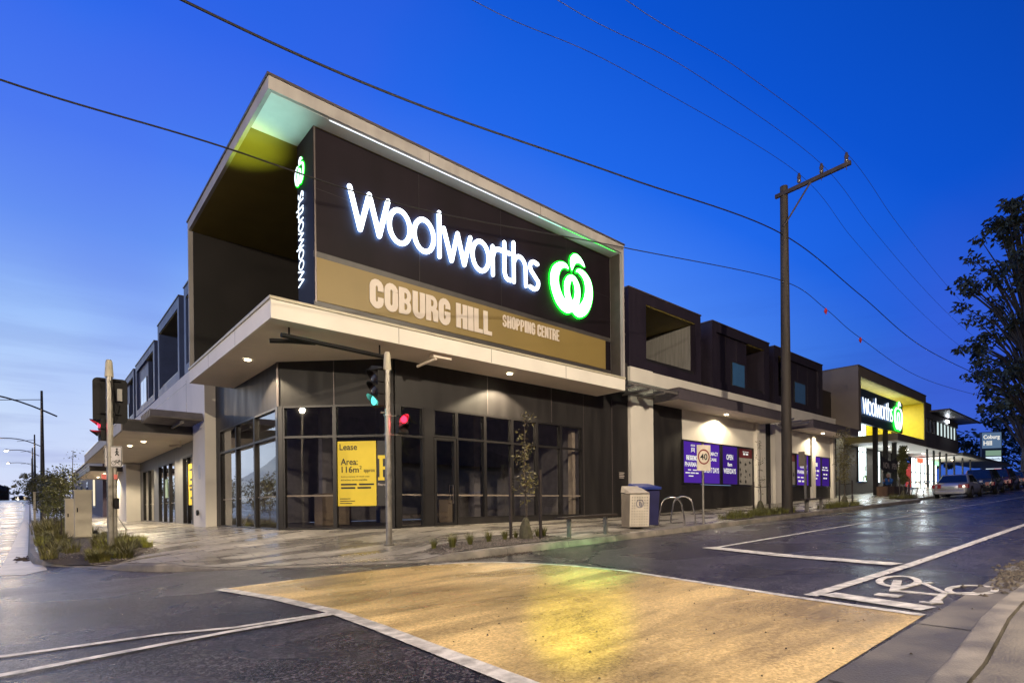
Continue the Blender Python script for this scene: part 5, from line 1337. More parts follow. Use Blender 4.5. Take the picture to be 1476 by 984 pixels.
# unseen signal added on the near corner: shaped beams streak the road with colour
P3 = Vector((-1.2, -1.15, zn(-1.2, -1.15)))
TL3 = thing('traffic_signal', 'unseen traffic signal post added on the near corner to streak the crossing green and amber', 'traffic signal', P3)
post(TL3, P3, 3.3)
amb = emit('signal_amber_on', (1, .75, .03), 2)
hd3 = head3(TL3, (P3.x+.12, P3.y+.15, P3.z+2.75), (.72, .69, 0), 2, [(offl, None), (amb, None), (gl, None)], pitch=.27, w=.27)
def aim(src, dst): return (Vector(dst)-Vector(src)).to_track_quat('-Z', 'Y').to_euler()
s_ = (P3.x+.45, P3.y+.5, P3.z+2.75); la = lamp('lamp', 'SPOT', s_, 5200, (.95, 1.0, .0), hd3, .05, aim(s_, hit(836, 872, zg)), math.radians(19), 1); la.scale = (.55, 1.2, 1)
s_ = (P3.x+.45, P3.y+.5, P3.z+2.5); lamp('lamp', 'SPOT', s_, 9000, (.02, 1.0, .22), hd3, .07, aim(s_, hit(850, 807, zg)), math.radians(12), 1)
# ---------------------------------------------------------------- street furniture
def pt(x, y): return Vector((x, y, zf(x, y)))
# litter bins
p = pt(12.05, 8.95)
t = thing('litter_bin', 'cream perforated litter bin with a round badge at the kerb', 'litter bin', p)
def local_frame(p, ang):
    u = Vector((math.cos(ang), math.sin(ang), 0)); n = Vector((math.sin(ang), -math.cos(ang), 0))
    return lambda a, b, z: tuple(p+u*a+n*b+Vector((0, 0, z)))
def lbox(m, P, a0, a1, b0, b1, z0, z1, mi=0): m.hexa([P(a0, b0, z0), P(a1, b0, z0), P(a1, b1, z0), P(a0, b1, z0), P(a0, b0, z1), P(a1, b0, z1), P(a1, b1, z1), P(a0, b1, z1)], mi)
P = local_frame(p, math.radians(-28))
m = MB(); m.hexa([P(-.26, -.27, .03), P(.26, -.27, .03), P(.26, .25, .03), P(-.26, .25, .03), P(-.26, -.27, .93), P(.26, -.27, .93), P(.26, .31, .86), P(-.26, .31, .86)]); b_ = m.build('bin_body', mk('bin_side', (.20, .17, .14), .5), t, bevel=.012)
m = MB(); m.hexa([P(-.27, .252, .05), P(.27, .252, .05), P(.27, .262, .05), P(-.27, .262, .05), P(-.27, .312, .88), P(.27, .312, .88), P(.27, .322, .88), P(-.27, .322, .88)]); fp_ = m.build('front_panel', mk('bin_cream', (.56, .50, .42), .5), t)
m = MB()
for i in range(7):
    for j in range(11):
        if 5 < j < 9 and 1 < i < 5: continue
        z = .1+.07*j; b = .264+.06*(z-.05)/.83; a = -.21+.07*i
        m.add([P(a-.011, b, z-.011), P(a+.011, b, z-.011), P(a+.011, b+.001, z+.011), P(a-.011, b+.001, z+.011)], [(0, 1, 2, 3)])
m.build('perforations', inkm, fp_)
m = MB(); ribbon(m, circ(0, .64, .1, .1, 24), .014, lambda x, z, d: P(x, .268+.06*(z-.05)/.83+d, z), 0, .002, closed=True)
ribbon(m, [(0, .58), (0, .7)], .03, lambda x, z, d: P(x, .268+.06*(z-.05)/.83+d, z), 0, .002, caps=False); ribbon(m, [(.02, .56), (.055, .6), (.05, .66)], .022, lambda x, z, d: P(x, .268+.06*(z-.05)/.83+d, z), 0, .0025, caps=False)
m.build('badge', mk('badge_blue', (.03, .035, .12), .5), fp_)
m = MB(); m.hexa([P(-.27, -.28, .95), P(.27, -.28, .95), P(.27, .30, .885), P(-.27, .30, .885), P(-.24, -.28, 1.12), P(.24, -.28, 1.12), P(.27, .33, .92), P(-.27, .33, .92)]); m.build('lid', mk('bin_lid', (.42, .37, .31), .5), t, bevel=.01)
p = pt(12.75, 9.15); t = thing('litter_bin', 'dark blue litter bin standing behind the cream one', 'litter bin', p); P = local_frame(p, math.radians(-28))
bb = mk('bin_blue', (.022, .022, .085), .4)
m = MB(); m.hexa([P(-.27, -.3, .03), P(.27, -.3, .03), P(.27, .28, .03), P(-.27, .28, .03), P(-.3, -.32, 1.1), P(.3, -.32, 1.1), P(.3, .33, .98), P(-.3, .33, .98)]); m.build('bin_body', bb, t, bevel=.012)
m = MB(); m.hexa([P(-.32, -.36, 1.12), P(.32, -.36, 1.12), P(.32, .38, .99), P(-.32, .38, .99), P(-.30, -.34, 1.18), P(.30, -.34, 1.18), P(.32, .40, 1.06), P(-.32, .40, 1.06)]); m.build('lid', mk('bin_lid_blue', (.03, .05, .24), .35), t, bevel=.012)
# bicycle hoops
def hoop(q, ang, label, grp, w=.42, h=.78):
    t = thing('bicycle_hoop', label, 'bicycle rack', q, grp); P = local_frame(q, ang)
    m = MB(); m.tube([P(-w/2*1.25, 0, -.05), P(-w/2*1.2, 0, .2), P(-w/2*1.0, 0, .5)]+[P(w/2*1.0*math.cos(math.radians(180-18*k)), 0, h-.28+.28*math.sin(math.radians(18*k))) for k in range(1, 10)]+[P(w/2*1.0, 0, .5), P(w/2*1.2, 0, .2), P(w/2*1.25, 0, -.05)], .024, 12)
    m.build('hoop', stainless, t, smooth=True)
    m = MB()
    for a in (-1, 1): m.tube([P(a*w/2*1.24, 0, 0), P(a*w/2*1.24, 0, .012)], .055, 14)
    m.build('base_plate', stainless, t)
    return t
hoop(pt(13.45, 8.75), math.radians(-38), 'stainless bicycle hoop nearest the blue bin', 'bicycle hoops by the speed sign', w=.6)
hoop(pt(14.35, 8.95), math.radians(-60), 'stainless bicycle hoop beside the speed sign post', 'bicycle hoops by the speed sign', w=.55)
for k, (x, y) in enumerate([tuple(foot(*q))[:2] for q in ((1319, 717), (1326, 716.3), (1333, 715.6), (1343, 715))]):
    hoop(pt(x, y), math.radians(80), ['bicycle hoop nearest the dark sapling before the entrance', 'second bicycle hoop from the dark sapling', 'third bicycle hoop from the dark sapling', 'bicycle hoop just behind the silver sedan tail'][k], 'bicycle hoops before the supermarket', w=.75, h=.95)
# bench rails
def bench(x0, x1, y, label):
    q = pt((x0+x1)/2, y); t = thing('bench', label, 'bench', q, 'kerbside benches')
    z0 = pt(x0, y).z; z1 = pt(x1, y).z
    m = MB()
    for k in range(3): yy = y-.13+.1*k; m.hexa([(x0, yy, z0+.42), (x1, yy, z1+.42), (x1, yy+.08, z1+.42), (x0, yy+.08, z0+.42), (x0, yy, z0+.47), (x1, yy, z1+.47), (x1, yy+.08, z1+.47), (x0, yy+.08, z0+.47)])
    m.build('seat_slats', mk('bench_timber', (.035, .026, .022), .5, var=.3, stretch=(.3, 6, 6)), t)
    for s in (.16, .84):
        x = x0+(x1-x0)*s; z = z0+(z1-z0)*s
        m = MB(); m.box((x-.022, y-.05, z-.03), (x+.022, y+.05, z+.42)); m.build('leg', steel, t)
bench(8.75, 10.6, 8.5, 'low dark slatted bench at the kerb right of the gravel bed')
bench(21.9, 23.8, 8.55, 'low dark slatted bench at the kerb beyond the timber pole')
# service cabinets
for (x, y, w, d_, h, lb) in ((1.33, 23.2, .46, .30, 1.55, 'taller beige service cabinet standing in the planting'), (1.06, 23.9, .34, .3, 1.3, 'shorter beige cabinet just behind the taller one')):
    q = pt(x, y); t = thing('service_cabinet', lb, 'cabinet', q)
    cm = mk('cabinet_beige', (.62, .56, .45), .55, var=.08, scale=3)
    m = MB(); m.box((x-w/2, y-d_/2, q.z+.04), (x+w/2, y+d_/2, q.z+h)); m.build('cabinet_body', cm, t, bevel=.01)
    m = MB(); m.box((x-w/2-.015, y-d_/2-.015, q.z+h+.003), (x+w/2+.015, y+d_/2+.015, q.z+h+.035)); m.build('cabinet_lid', cm, t)
    m = MB(); m.box((x-w/2+.03, y-d_/2-.010, q.z+.08), (x+w/2-.03, y-d_/2-.002, q.z+h-.04)); dr = m.build('door', cm, t)
    m = MB(); m.box((x-w/2+.06, y-d_/2-.02, q.z+h*.55), (x-w/2+.09, y-d_/2-.011, q.z+h*.64)); m.build('handle', blackm, dr)
    m = MB(); m.box((x-w/2-.05, y-d_/2-.05, q.z-.02), (x+w/2+.05, y+d_/2+.05, q.z+.03)); m.build('plinth', conc, t)
# marker post by the far kerb
q = pt(.2, 40); t = thing('marker_post', 'thin pale marker post at the side street kerb', 'post', q)
m = MB(); m.box((q.x-.05, q.y-.05, q.z), (q.x+.05, q.y+.05, q.z+1.9)); m.build('post_shaft', steel, t)
m = MB(); m.box((q.x-.06, q.y-.06, q.z+1.901), (q.x+.06, q.y+.06, q.z+1.96)); m.build('cap', capsteel, t)
q = pt(2.6, 26.5); t = thing('a_frame', 'small white folding frame on the paving beside the planting', 'frame', q)
m = MB(); m.tube([(q.x-.3, q.y, q.z), (q.x, q.y, q.z+.55), (q.x+.3, q.y, q.z)], .02, 6); m.tube([(q.x-.3, q.y+.3, q.z), (q.x, q.y+.1, q.z+.55), (q.x+.3, q.y+.3, q.z)], .02, 6); m.build('frame_tubes', mk('frame_white', (.5, .5, .5), .5), t)

# ---------------------------------------------------------------- plants
def blade(m, base, az, L_, bend, w, seg=4):
    d = Vector((math.cos(az), math.sin(az), 0)); s = Vector((-math.sin(az), math.cos(az), 0))
    V = []
    for k in range(seg+1):
        t = k/seg; a = bend*t; h = L_*t*math.cos(a*.6); r = L_*t*math.sin(a*.75)
        c = Vector(base)+d*r+Vector((0, 0, h)); ww = w*(1-t**1.6)+.0008
        V += [c-s*ww, c+s*ww]
    m.add(V, [(2*k, 2*k+1, 2*k+3, 2*k+2) for k in range(seg)])
def tuft_mesh(n, h, w, spread, seed, r0=.04):
    r = random.Random(seed); m = MB()
    for _ in range(n):
        a = r.uniform(0, 6.283); rr_ = r0*math.sqrt(r.random())
        blade(m, (rr_*math.cos(a), rr_*math.sin(a), -.02), r.gauss(a, .6), h*r.uniform(.55, 1.1), r.uniform(.15, spread), w)
    return m
def tuft(n, h, w, spread, seed, label, grp, mat, name='grass_tuft', r0=.04):
    t = thing(name, label, 'grass', (0, 0, 0), grp); tuft_mesh(n, h, w, spread, seed, r0).build('blades', mat, t, offset=(0, 0, 0)); return t
protos = [tuft(110, .26, .0035, 1.0, s, 'tuft', 'grass tufts in the gravel bed', tuftm) for s in (1, 2, 3)]
spots = [(5.95, 9.2), (6.15, 8.85), (6.62, 8.92), (7.18, 9.02), (7.70, 9.12), (8.05, 9.16), (8.34, 9.0), (8.62, 9.06), (8.86, 9.1)]
lbs = ['leftmost grass tuft in the gravel bed beside the signal post', 'second and tallest grass tuft from the left in the gravel bed', 'third grass tuft from the left in the gravel bed', 'fourth grass tuft from the left in the gravel bed', 'grass tuft left of the sapling stakes', 'small grass tuft between the left stake and the sapling', 'grass tuft right at the foot of the sapling', 'grass tuft right of the sapling stakes', 'last grass tuft in the gravel bed before the bench']
for i, (x, y) in enumerate(spots):
    o = protos[i] if i < 3 else dup(protos[i % 3])
    o.location = pt(x, y)+Vector((0, 0, .01)); o.rotation_euler.z = i*1.3; s = [1, 1.25, 1.1, 1.1, 1, .8, .9, .95, 1.0][i]; o.scale = (s, s, s); o['label'] = lbs[i]
# planting in the other beds, one dense mass each (nobody could count the blades or clumps)
def mass(name, spots_, mat, n, h, w, spread, seed, label=None):
    m = MB(); r = random.Random(seed)
    for (x, y, sc) in spots_:
        z = zf(x, y)
        for _ in range(n):
            a = r.uniform(0, 6.283); q = .13*sc*math.sqrt(r.random())
            blade(m, (x+q*math.cos(a), y+q*math.sin(a), z), r.gauss(a, .7), h*sc*r.uniform(.5, 1.1), r.uniform(.3, spread), w, 3)
    return tag(m.build(name, mat), kind='stuff')
r = random.Random(5)
sp = []
for _ in range(150):
    y = 13.9+16*r.random()**1.4; x = r.uniform(.22, 1.9)
    if y < 15.0 and (x < .9 or x > 1.6): continue
    if 16.2 < y < 24.6 and abs(x/y-.0565) < .016: continue
    if 22.0 < y < 24.9 and .7 < x < 1.8: continue
    sp.append((x, y, r.uniform(.7, 1.15)))
strap = mk('strappy_leaf', (.13, .12, .035), .5, var=.6, scale=3)
mass('ground_cover', sp[:75], strap, 80, .33, .007, 1.5, 6)
mass('ground_cover', sp[75:], mk('lime_grass', (.27, .27, .035), .5, var=.4, scale=2), 110, .25, .005, 1.3, 7)
sp = [(r.uniform(1.7, 2.15), r.uniform(15.3, 17.8), r.uniform(.6, .9)) for _ in range(12)]
mass('ground_cover', sp, MATS['lime_grass'], 110, .27, .004, 1.3, 8)
sp = [(r.uniform(.2, 1.9), r.uniform(30, 46), r.uniform(.9, 1.5)) for _ in range(70)]
mass('ground_cover', sp, strap, 45, .45, .01, 1.4, 9)
sp = [(r.uniform(16.6, 21.7), r.uniform(8.5, 9.5), r.uniform(.6, 1.0)) for _ in range(46)]
mass('ground_cover', sp, tuftm, 60, .30, .005, 1.2, 10)
sp = [(r.uniform(24.2, 28), r.uniform(8.5, 9.1), r.uniform(.6, 1.0)) for _ in range(24)]+[(r.uniform(36, 39), r.uniform(8.9, 9.6), r.uniform(.6, 1.1)) for _ in range(18)]
mass('ground_cover', sp, tuftm, 50, .32, .006, 1.2, 11)

def leafy(m, c, r_, n, size, rnd_, squash=(1, 1, 1), droop=0.0):
    for _ in range(n):
        while True:
            v = Vector((rnd_.uniform(-1, 1), rnd_.uniform(-1, 1), rnd_.uniform(-1, 1)))
            if v.length < 1: break
        p = Vector(c)+Vector((v.x*squash[0], v.y*squash[1], v.z*squash[2]))*r_
        d = Vector((rnd_.gauss(0, 1), rnd_.gauss(0, 1), rnd_.gauss(0, .6)-droop)).normalized(); s = d.cross(Vector((rnd_.gauss(0, 1), rnd_.gauss(0, 1), rnd_.gauss(0, 1)))).normalized()
        L_ = size*rnd_.uniform(.6, 1.3); W_ = L_*.22
        m.add([p, p+d*L_*.5+s*W_, p+d*L_, p+d*L_*.5-s*W_], [(0, 1, 2, 3)])
def sapling(x, y, h, label, seed, stakes=True, dense=1.0, col=saplingleaf, width=.22, bag=True, stake_h=1.15, lsz=.07, name='sapling'):
    q = pt(x, y); t = thing(name, label, 'young tree', q, 'staked street saplings' if stakes else 'young trees in the side street verge'); rn = random.Random(seed)
    m = MB(); P = [(x+.02*math.sin(k), y+.02*math.cos(k*1.7), q.z-.05+h*k/7) for k in range(8)]
    m.tube(P, [.022*(1-k/9)*max(1, h/2.2) for k in range(8)], 8)
    tips = []
    for k in range(int(16*dense)):
        z = h*rn.uniform(.30, .98); a = rn.uniform(0, 6.283); L_ = width*rn.uniform(.5, 1.25)*(1 if z < h*.8 else .5)
        e = (x+L_*math.cos(a), y+L_*math.sin(a), q.z+z+L_*.8); tips.append(e)
        m.tube([(x, y, q.z+z), e], [.007, .003], 5)
    m.build('trunk', barkm, t)
    m = MB()
    for e in tips: leafy(m, e, width*.75, int(17*dense), lsz, rn, (1, 1, 1.2), .5)
    for k in range(int(10*dense)): leafy(m, (x, y, q.z+h*(.3+.55*k/(10*dense))), width*.7, int(10*max(1, dense)), lsz, rn, (1, 1, 1), .4)
    m.build('foliage', col, t)
    if stakes:
        for s, (dx, dy) in enumerate(((-.36, .08), (.22, -.24))):
            m = MB(); m.box((x+dx-.025, y+dy-.025, q.z-.05), (x+dx+.025, y+dy+.025, q.z+stake_h*(1 if s == 0 else .97))); m.build('stake', darktimber, t)
        m = MB(); z = q.z+stake_h*.85; m.tube([(x-.36, y+.08, z), (x, y, z-.04), (x+.22, y-.24, z)], .012, 6); m.build('tie', blackm, t)
    if bag:
        m = MB(); m.tube([(x, y, q.z-.02), (x, y, q.z+.1), (x, y, q.z+.25), (x, y, q.z+.40), (x+.01, y, q.z+.46)], [.16, .15, .125, .08, .03], 9)
        rn2 = random.Random(seed+1); m.v = [(a+rn2.uniform(-.012, .012), b+rn2.uniform(-.012, .012), c) for a, b, c in m.v]
        m.build('watering_bag', mk('watering_bag', (.06, .055, .03), .7, var=.4, scale=12), t)
    return t
sapling(8.2, 9.0, 2.6, 'staked sapling with pale leaves in the gravel bed before the shop glass', 21, stake_h=1.55, width=.2, dense=1.15, lsz=.085)
sapling(20.4, 9.5, 2.6, 'thin staked sapling just left of the timber pole', 22, dense=.55, width=.16)
sapling(27.3, 8.95, 3.2, 'staked sapling with a full narrow crown before the far canopy', 23, dense=1.9, width=.3, lsz=.09)
sapling(37.6, 9.3, 2.9, 'dark dense staked tree before the supermarket entrance', 24, dense=3.2, width=.17, lsz=.11, col=greenleaf)
k = 0
for (x, y, h, dn, w) in ((1.22, 26.2, 3.2, .8, .28), (.8, 24.6, 2.3, 1.3, .34), (1.1, 28.5, 2.5, 1.4, .38), (.8, 32, 2.4, 1.5, .4), (1.0, 36, 2.6, 1.6, .45), (.8, 41, 2.5, 1.6, .5), (.9, 47, 2.8, 1.6, .6), (1.0, 55, 3.0, 1.8, .8), (.8, 66, 3.4, 2, 1.0)):
    lab = ['foremost verge sapling, tall with sparse top leaves above the cabinet', 'second verge sapling behind the cabinets', 'third verge sapling, leaning over the planting', 'fourth verge sapling along the side street', 'fifth verge sapling along the side street', 'sixth verge sapling along the side street', 'seventh verge sapling, darker and further off', 'eighth verge sapling near the far street lights', 'farthest bushy verge tree at the street light feet'][k]
    sapling(x, y, h, lab, 40+k, stakes=False, dense=dn, col=greenleaf, width=w, bag=False, lsz=.085+.015*k, name='verge_tree'); k += 1

def tree(name, x, y, h, crown, label, seed, nclump=60, leaves=60, size=.5, col=gumleaf, tr=.35, base=None, grp=None, z0=None, crown_lo=.3, cl=(.14, .30)):
    rn = random.Random(seed); q = Vector((x, y, zg(x, y) if z0 is None else z0)); t = thing(name, label, 'tree', q, grp)
    m = MB(); top = Vector((x+rn.uniform(-.5, .5), y, q.z+h*.9))
    trunk = [Vector((x+.3*math.sin(k*.8), y+.2*math.cos(k), q.z-.2+h*.9*k/8)) for k in range(9)]
    m.tube(trunk, [tr*(1-.09*k) for k in range(9)], 10)
    m2 = MB()
    for k in range(nclump):
        zz = crown_lo+(1-crown_lo)*rn.random()**.8
        prof = math.sin(math.pi*min(1, (zz-crown_lo)/(1-crown_lo)*.85+.12))**.6
        a = rn.uniform(0, 6.283); rad = crown*prof*math.sqrt(rn.uniform(.05, 1))
        c = Vector((x+rad*math.cos(a), y+rad*math.sin(a), q.z+h*zz))
        ti = min(7, int(zz*8*.8)); b0 = trunk[ti]
        mid = (b0+c)/2+Vector((0, 0, .1*h*.3)); m.tube([b0, mid, c], [tr*.28, tr*.16, tr*.05], 5)
        cr = crown*rn.uniform(*cl)
        leafy(m2, c, cr, leaves, size, rn, (1, 1, .75), .8)
    m.build('trunk', barkm, t); m2.build('crown', col, t)
    return t
# big gum at the right, beyond the parked cars
tree('gum_tree', 77.8, 8.3, 29.5, 6.0, 'tall dark gum tree with a straight trunk at the right edge', 61, nclump=190, leaves=52, size=.58, tr=.55, crown_lo=.24, cl=(.09, .19))
k = 0
for (x, y, h, c, s) in ((100, 40, 13, 7, 1), (118, 44, 12, 8, 2), (128, 30, 14, 8, 3), (120, 5, 13, 7.5, 4), (135, 15, 15, 9, 5), (100, 0, 11, 5, 6), (96, 30, 8, 5, 7)):
    lab = ['dark tree behind the office roof, nearest the yellow frame', 'dark tree behind the end of the upper windows', 'broad dark tree left behind the tall sign', 'dark tree right of the big gum trunk', 'far dark tree directly behind the tall sign', 'low dark tree at the far right edge', 'low dark tree behind the long flat canopy'][k]
    tree('background_tree', x, y, h, c, lab, 70+s, nclump=70, leaves=55, size=.9, grp='dark trees beyond the supermarket', crown_lo=.15); k += 1
# pylon sign
q = Vector((111, 16.0, zg(111, 16))); t = thing('pylon_sign', 'tall lit sign tower lettered Coburg Hill beyond the parked cars', 'sign tower', q)
su = Vector((.55, -.83, 0)).normalized(); sn = Vector((-.83, -.55, 0)).normalized(); hw = 1.3
pp = lambda x, z, d: tuple(q+su*x+sn*d+Vector((0, 0, z-q.z)))
m = MB(); polyplate(m, [(-hw, q.z), (hw, q.z), (hw, 10.6), (-hw, 10.6)], pp, -.5, 0); m.build('tower_body', mk('tower_slate', (.07, .10, .14), .5), t)
m = MB(); polyplate(m, [(-hw+.05, 8.1), (hw-.1, 8.1), (hw-.1, 10.5), (-hw+.05, 10.5)], pp, .01, .05); m.build('name_panel', mk('tower_name', (.06, .09, .14), .5, emis=(.12, .2, .32), es=.8), t)
m = MB(); text(m, 'Coburg', pp, -1.1, 9.35, 2.1, .8, .07, 0, .03); text(m, 'Hill', pp, -1.1, 8.55, 1.1, .7, .07, 0, .03); m.build('name_lettering', whitelet, t)
pans = [(6.95, 7.75, emit('panel_greenish', (.25, .4, .3), .8)), (6.1, 6.8, emit('panel_pale', (.7, .85, 1.0), 1.1)), (5.15, 5.95, emit('panel_rose', (.8, .7, .72), 1.0)), (4.25, 5.0, emit('panel_white', (.8, .9, 1), 1.1)), (3.3, 4.15, emit('panel_lilac', (.6, .65, .9), .9))]
for z0, z1, mt in pans:
    m = MB(); polyplate(m, [(-hw+.5, z0), (hw-.15, z0), (hw-.15, z1), (-hw+.5, z1)], pp, .01, .06); m.build('lit_panel', mt, t)
m = MB(); text(m, 'woolworths', pp, -.7, 6.3, 1.75, .35, .08, 0, .02); m.build('panel_lettering', mk('panel_ink', (.1, .15, .2), .5), t)
m = MB(); polyplate(m, [(.2, 4.3), (hw-.15, 4.3), (hw-.15, 4.95), (.2, 4.95)], pp, .065, .075); m.build('red_panel', emit('panel_red', (.85, .02, .08), 1.2), t)
m = MB(); text(m, 'BWS', pp, .3, 4.45, .7, .35, .09, 0, .03); m.build('red_panel_lettering', whitelet, t)
m = MB()
for cx_ in (-.45, .1, .65): ribbon(m, circ(cx_, 5.55, .25, .25, 16), .1, pp, .065, .08, closed=True)
m.build('panel_shapes', mk('panel_ink2', (.35, .1, .12), .5), t)

# ---------------------------------------------------------------- cars
def lerp(a, b, t): return a+(b-a)*t
def car(name, x, y, heading, paint, label, kind='sedan', seed=0, lights_on=False):
    """built nose towards local +x, then turned to the heading"""
    t = thing(name, label, 'car', (0, 0, 0), 'cars parked along the kerb')
    suv = kind == 'suv'; L_ = 4.8; W_ = .90; H = 1.72 if suv else 1.42
    hood = .98 if suv else .86; belt = 1.02 if suv else .88; deck = belt+.02
    xr, xf = -2.4, 2.4
    # body sections: x, half width, zbottom, ztop
    sec = [(-2.40, .70, .45, .78), (-2.34, .82, .32, deck-.04), (-2.15, .87, .24, deck), (-1.5, .90, .20, deck+.01), (-.6, .90, .20, belt), (.5, .90, .20, belt), (1.0, .90, .20, belt-.02), (1.6, .89, .20, hood-.02), (2.15, .84, .22, hood-.12), (2.34, .76, .30, hood-.26), (2.40, .64, .42, hood-.36)]
    m = MB(); n = 10
    for (sx, w, zb, zt) in sec:
        prof = [(-w*.86, zb), (-w*.97, zb+(zt-zb)*.15), (-w, zb+(zt-zb)*.5), (-w*.97, zt-(zt-zb)*.12), (-w*.86, zt), (w*.86, zt), (w*.97, zt-(zt-zb)*.12), (w, zb+(zt-zb)*.5), (w*.97, zb+(zt-zb)*.15), (w*.86, zb)]
        m.v += [(sx, py, pz2) for py, pz2 in prof]
    for i in range(len(sec)-1):
        for k in range(n): m.f.append([i*n+k, i*n+(k+1) % n, (i+1)*n+(k+1) % n, (i+1)*n+k]); m.m.append(0)
    m.f.append(list(range(n))); m.m.append(0); m.f.append([(len(sec)-1)*n+k for k in range(n)]); m.m.append(0)
    body = m.build('body', paint, t, smooth=True, offset=(0, 0, 0))
    # cabin
    if suv: cab = [(-2.28, -2.0), (1.05, .35)]
    else: cab = [(-1.75, -1.0), (1.15, .35)]
    (xb0, xb1), (xf0, xf1) = cab; wb, wt = .82, .62
    zt = H; zb = belt-.03
    def cabp(u, v, s):   # u 0..1 rear->front, v 0..1 belt->roof
        return (lerp(lerp(xb0, xf0, u), lerp(xb1, xf1, u), v), s*lerp(wb, wt, v), lerp(zb, zt, v))
    m = MB(); V = [cabp(0, 0, -1), cabp(1, 0, -1), cabp(1, 0, 1), cabp(0, 0, 1), cabp(0, 1, -1), cabp(1, 1, -1), cabp(1, 1, 1), cabp(0, 1, 1)]
    m.hexa(V); roof = m.build('cabin', paint, t, bevel=.06, offset=(0, 0, 0))
    gm = mk('car_glass', (.01, .012, .016), .06, 0, var=.02, spec=.9)
    def pan(a, nm):
        m = MB(); c = sum((Vector(q) for q in a), Vector())/4; nn = (Vector(a[1])-Vector(a[0])).cross(Vector(a[3])-Vector(a[0])).normalized()
        if nn.dot(c-Vector((0, 0, .9))) < 0: nn = -nn
        a = [Vector(q)+nn*.012 for q in a]; m.hexa([*[q-nn*.01 for q in a], *a]); m.build(nm, gm, t, offset=(0, 0, 0))
    ys_ = lambda u, v, f: (lambda p: (p[0], p[1]*f, p[2]))(cabp(u, v, 1))
    pan([ys_(0, .14, .9), ys_(0, .14, -.9), ys_(0, .88, -.88), ys_(0, .88, .88)], 'rear_window'); pan([ys_(1, .12, .92), ys_(1, .12, -.92), ys_(1, .9, -.9), ys_(1, .9, .9)], 'windscreen')
    for s in (-1, 1):
        pan([cabp(.12, .14, s), cabp(.50, .14, s), cabp(.50, .86, s), cabp(.14, .86, s)], 'side_window'); pan([cabp(.54, .14, s), cabp(.90, .14, s), cabp(.86, .86, s), cabp(.54, .86, s)], 'side_window')
    tyre = mk('tyre', (.015, .015, .015), .8); rim = mk('rim', (.4, .4, .4), .3, .9)
    for wx in (-1.42, 1.42):
        for s in (-1, 1):
            m = MB(); m.tube([(wx, s*.70, .32), (wx, s*.74, .32), (wx, s*.90, .32), (wx, s*.915, .32)], [.30, .325, .325, .29], 22); w = m.build('wheel', tyre, t, offset=(0, 0, 0))
            m = MB(); m.tube([(wx, s*.905, .32), (wx, s*.922, .32)], [.20, .19], 18); m.build('rim', rim, w, offset=(0, 0, 0))
            m = MB(); ribbon(m, [(wx+.37*math.cos(math.radians(a)), .32+.37*math.sin(math.radians(a))) for a in range(-20, 201, 20)], .05, lambda x_, z_, d: (x_, s*(.885+d), z_), 0, .03, caps=False); m.build('wheel_arch', blackm, t, offset=(0, 0, 0))
    red = mk('tail_lamp', (.35, .02, .02), .2) ; 
    for s in (-1, 1):
        m = MB(); m.hexa([(-2.435, s*.42, .60), (-2.36, s*.86, .60), (-2.2, s*.90, .60), (-2.3, s*.42, .60), (-2.425, s*.42, .83), (-2.35, s*.86, .83), (-2.2, s*.90, .83), (-2.3, s*.42, .83)]); m.build('tail_light', red, t, offset=(0, 0, 0))
        m = MB(); m.hexa([(2.36, s*.5, .56), (2.24, s*.82, .56), (2.2, s*.8, .56), (2.3, s*.5, .56), (2.34, s*.5, .70), (2.2, s*.83, .72), (2.15, s*.8, .72), (2.3, s*.5, .70)]); m.build('headlight', mk('head_lamp', (.5, .5, .5), .1), t, offset=(0, 0, 0))
        m = MB(); m.box((.75, s*.88, belt-.02), (.92, s*1.04, belt+.12)); m.build('wing_mirror', paint, t, bevel=.02, offset=(0, 0, 0))
    m = MB(); m.box((-2.435, -.24, .58), (-2.41, .24, .70)); m.build('number_plate', mk('plate_white', (.45, .52, .50), .4), t, offset=(0, 0, 0))
    m = MB(); m.box((-2.44, -.72, .26), (-2.30, .72, .46)); m.build('rear_bumper', paint if not suv else blackm, t, bevel=.03, offset=(0, 0, 0))
    for s in (-1, 1):
        m = MB(); m.box((-.02, s*.901, .35), (-.01, s*.9035, belt-.02)); m.box((.9, s*.898, .35), (.91, s*.9035, belt-.05)); m.box((-1.0, s*.898, .45), (-.99, s*.9035, belt)); m.build('door_gap', blackm, t, offset=(0, 0, 0))
    t.location = (x, y, zg(x, y)); t.rotation_euler = (0, -math.atan2(zg(x+2, y)-zg(x-2, y), 4), heading)
    return t
silver = mk('silver_paint', (.50, .50, .50), .28, .55, var=.03, coat=.5); blackp = mk('black_paint', (.02, .02, .025), .2, .3, coat=.8); darkred = mk('dark_red_paint', (.05, .008, .01), .2, .3, coat=.8); greyp = mk('grey_paint', (.12, .12, .13), .25, .4, coat=.6)
car('parked_car', 44.3, 8.0, math.radians(0), silver, 'silver sedan parked tail towards the camera before the supermarket', 'sedan')
car('parked_car', 52.5, 8.0, 0, blackp, 'black tall wagon parked right in front of the silver sedan', 'suv')
car('parked_car', 59.5, 8.0, 0, darkred, 'dark red hatch parked beyond the black wagon', 'suv')
car('parked_car', 66.5, 8.0, 0, greyp, 'grey sedan farthest along the row of parked cars', 'sedan')

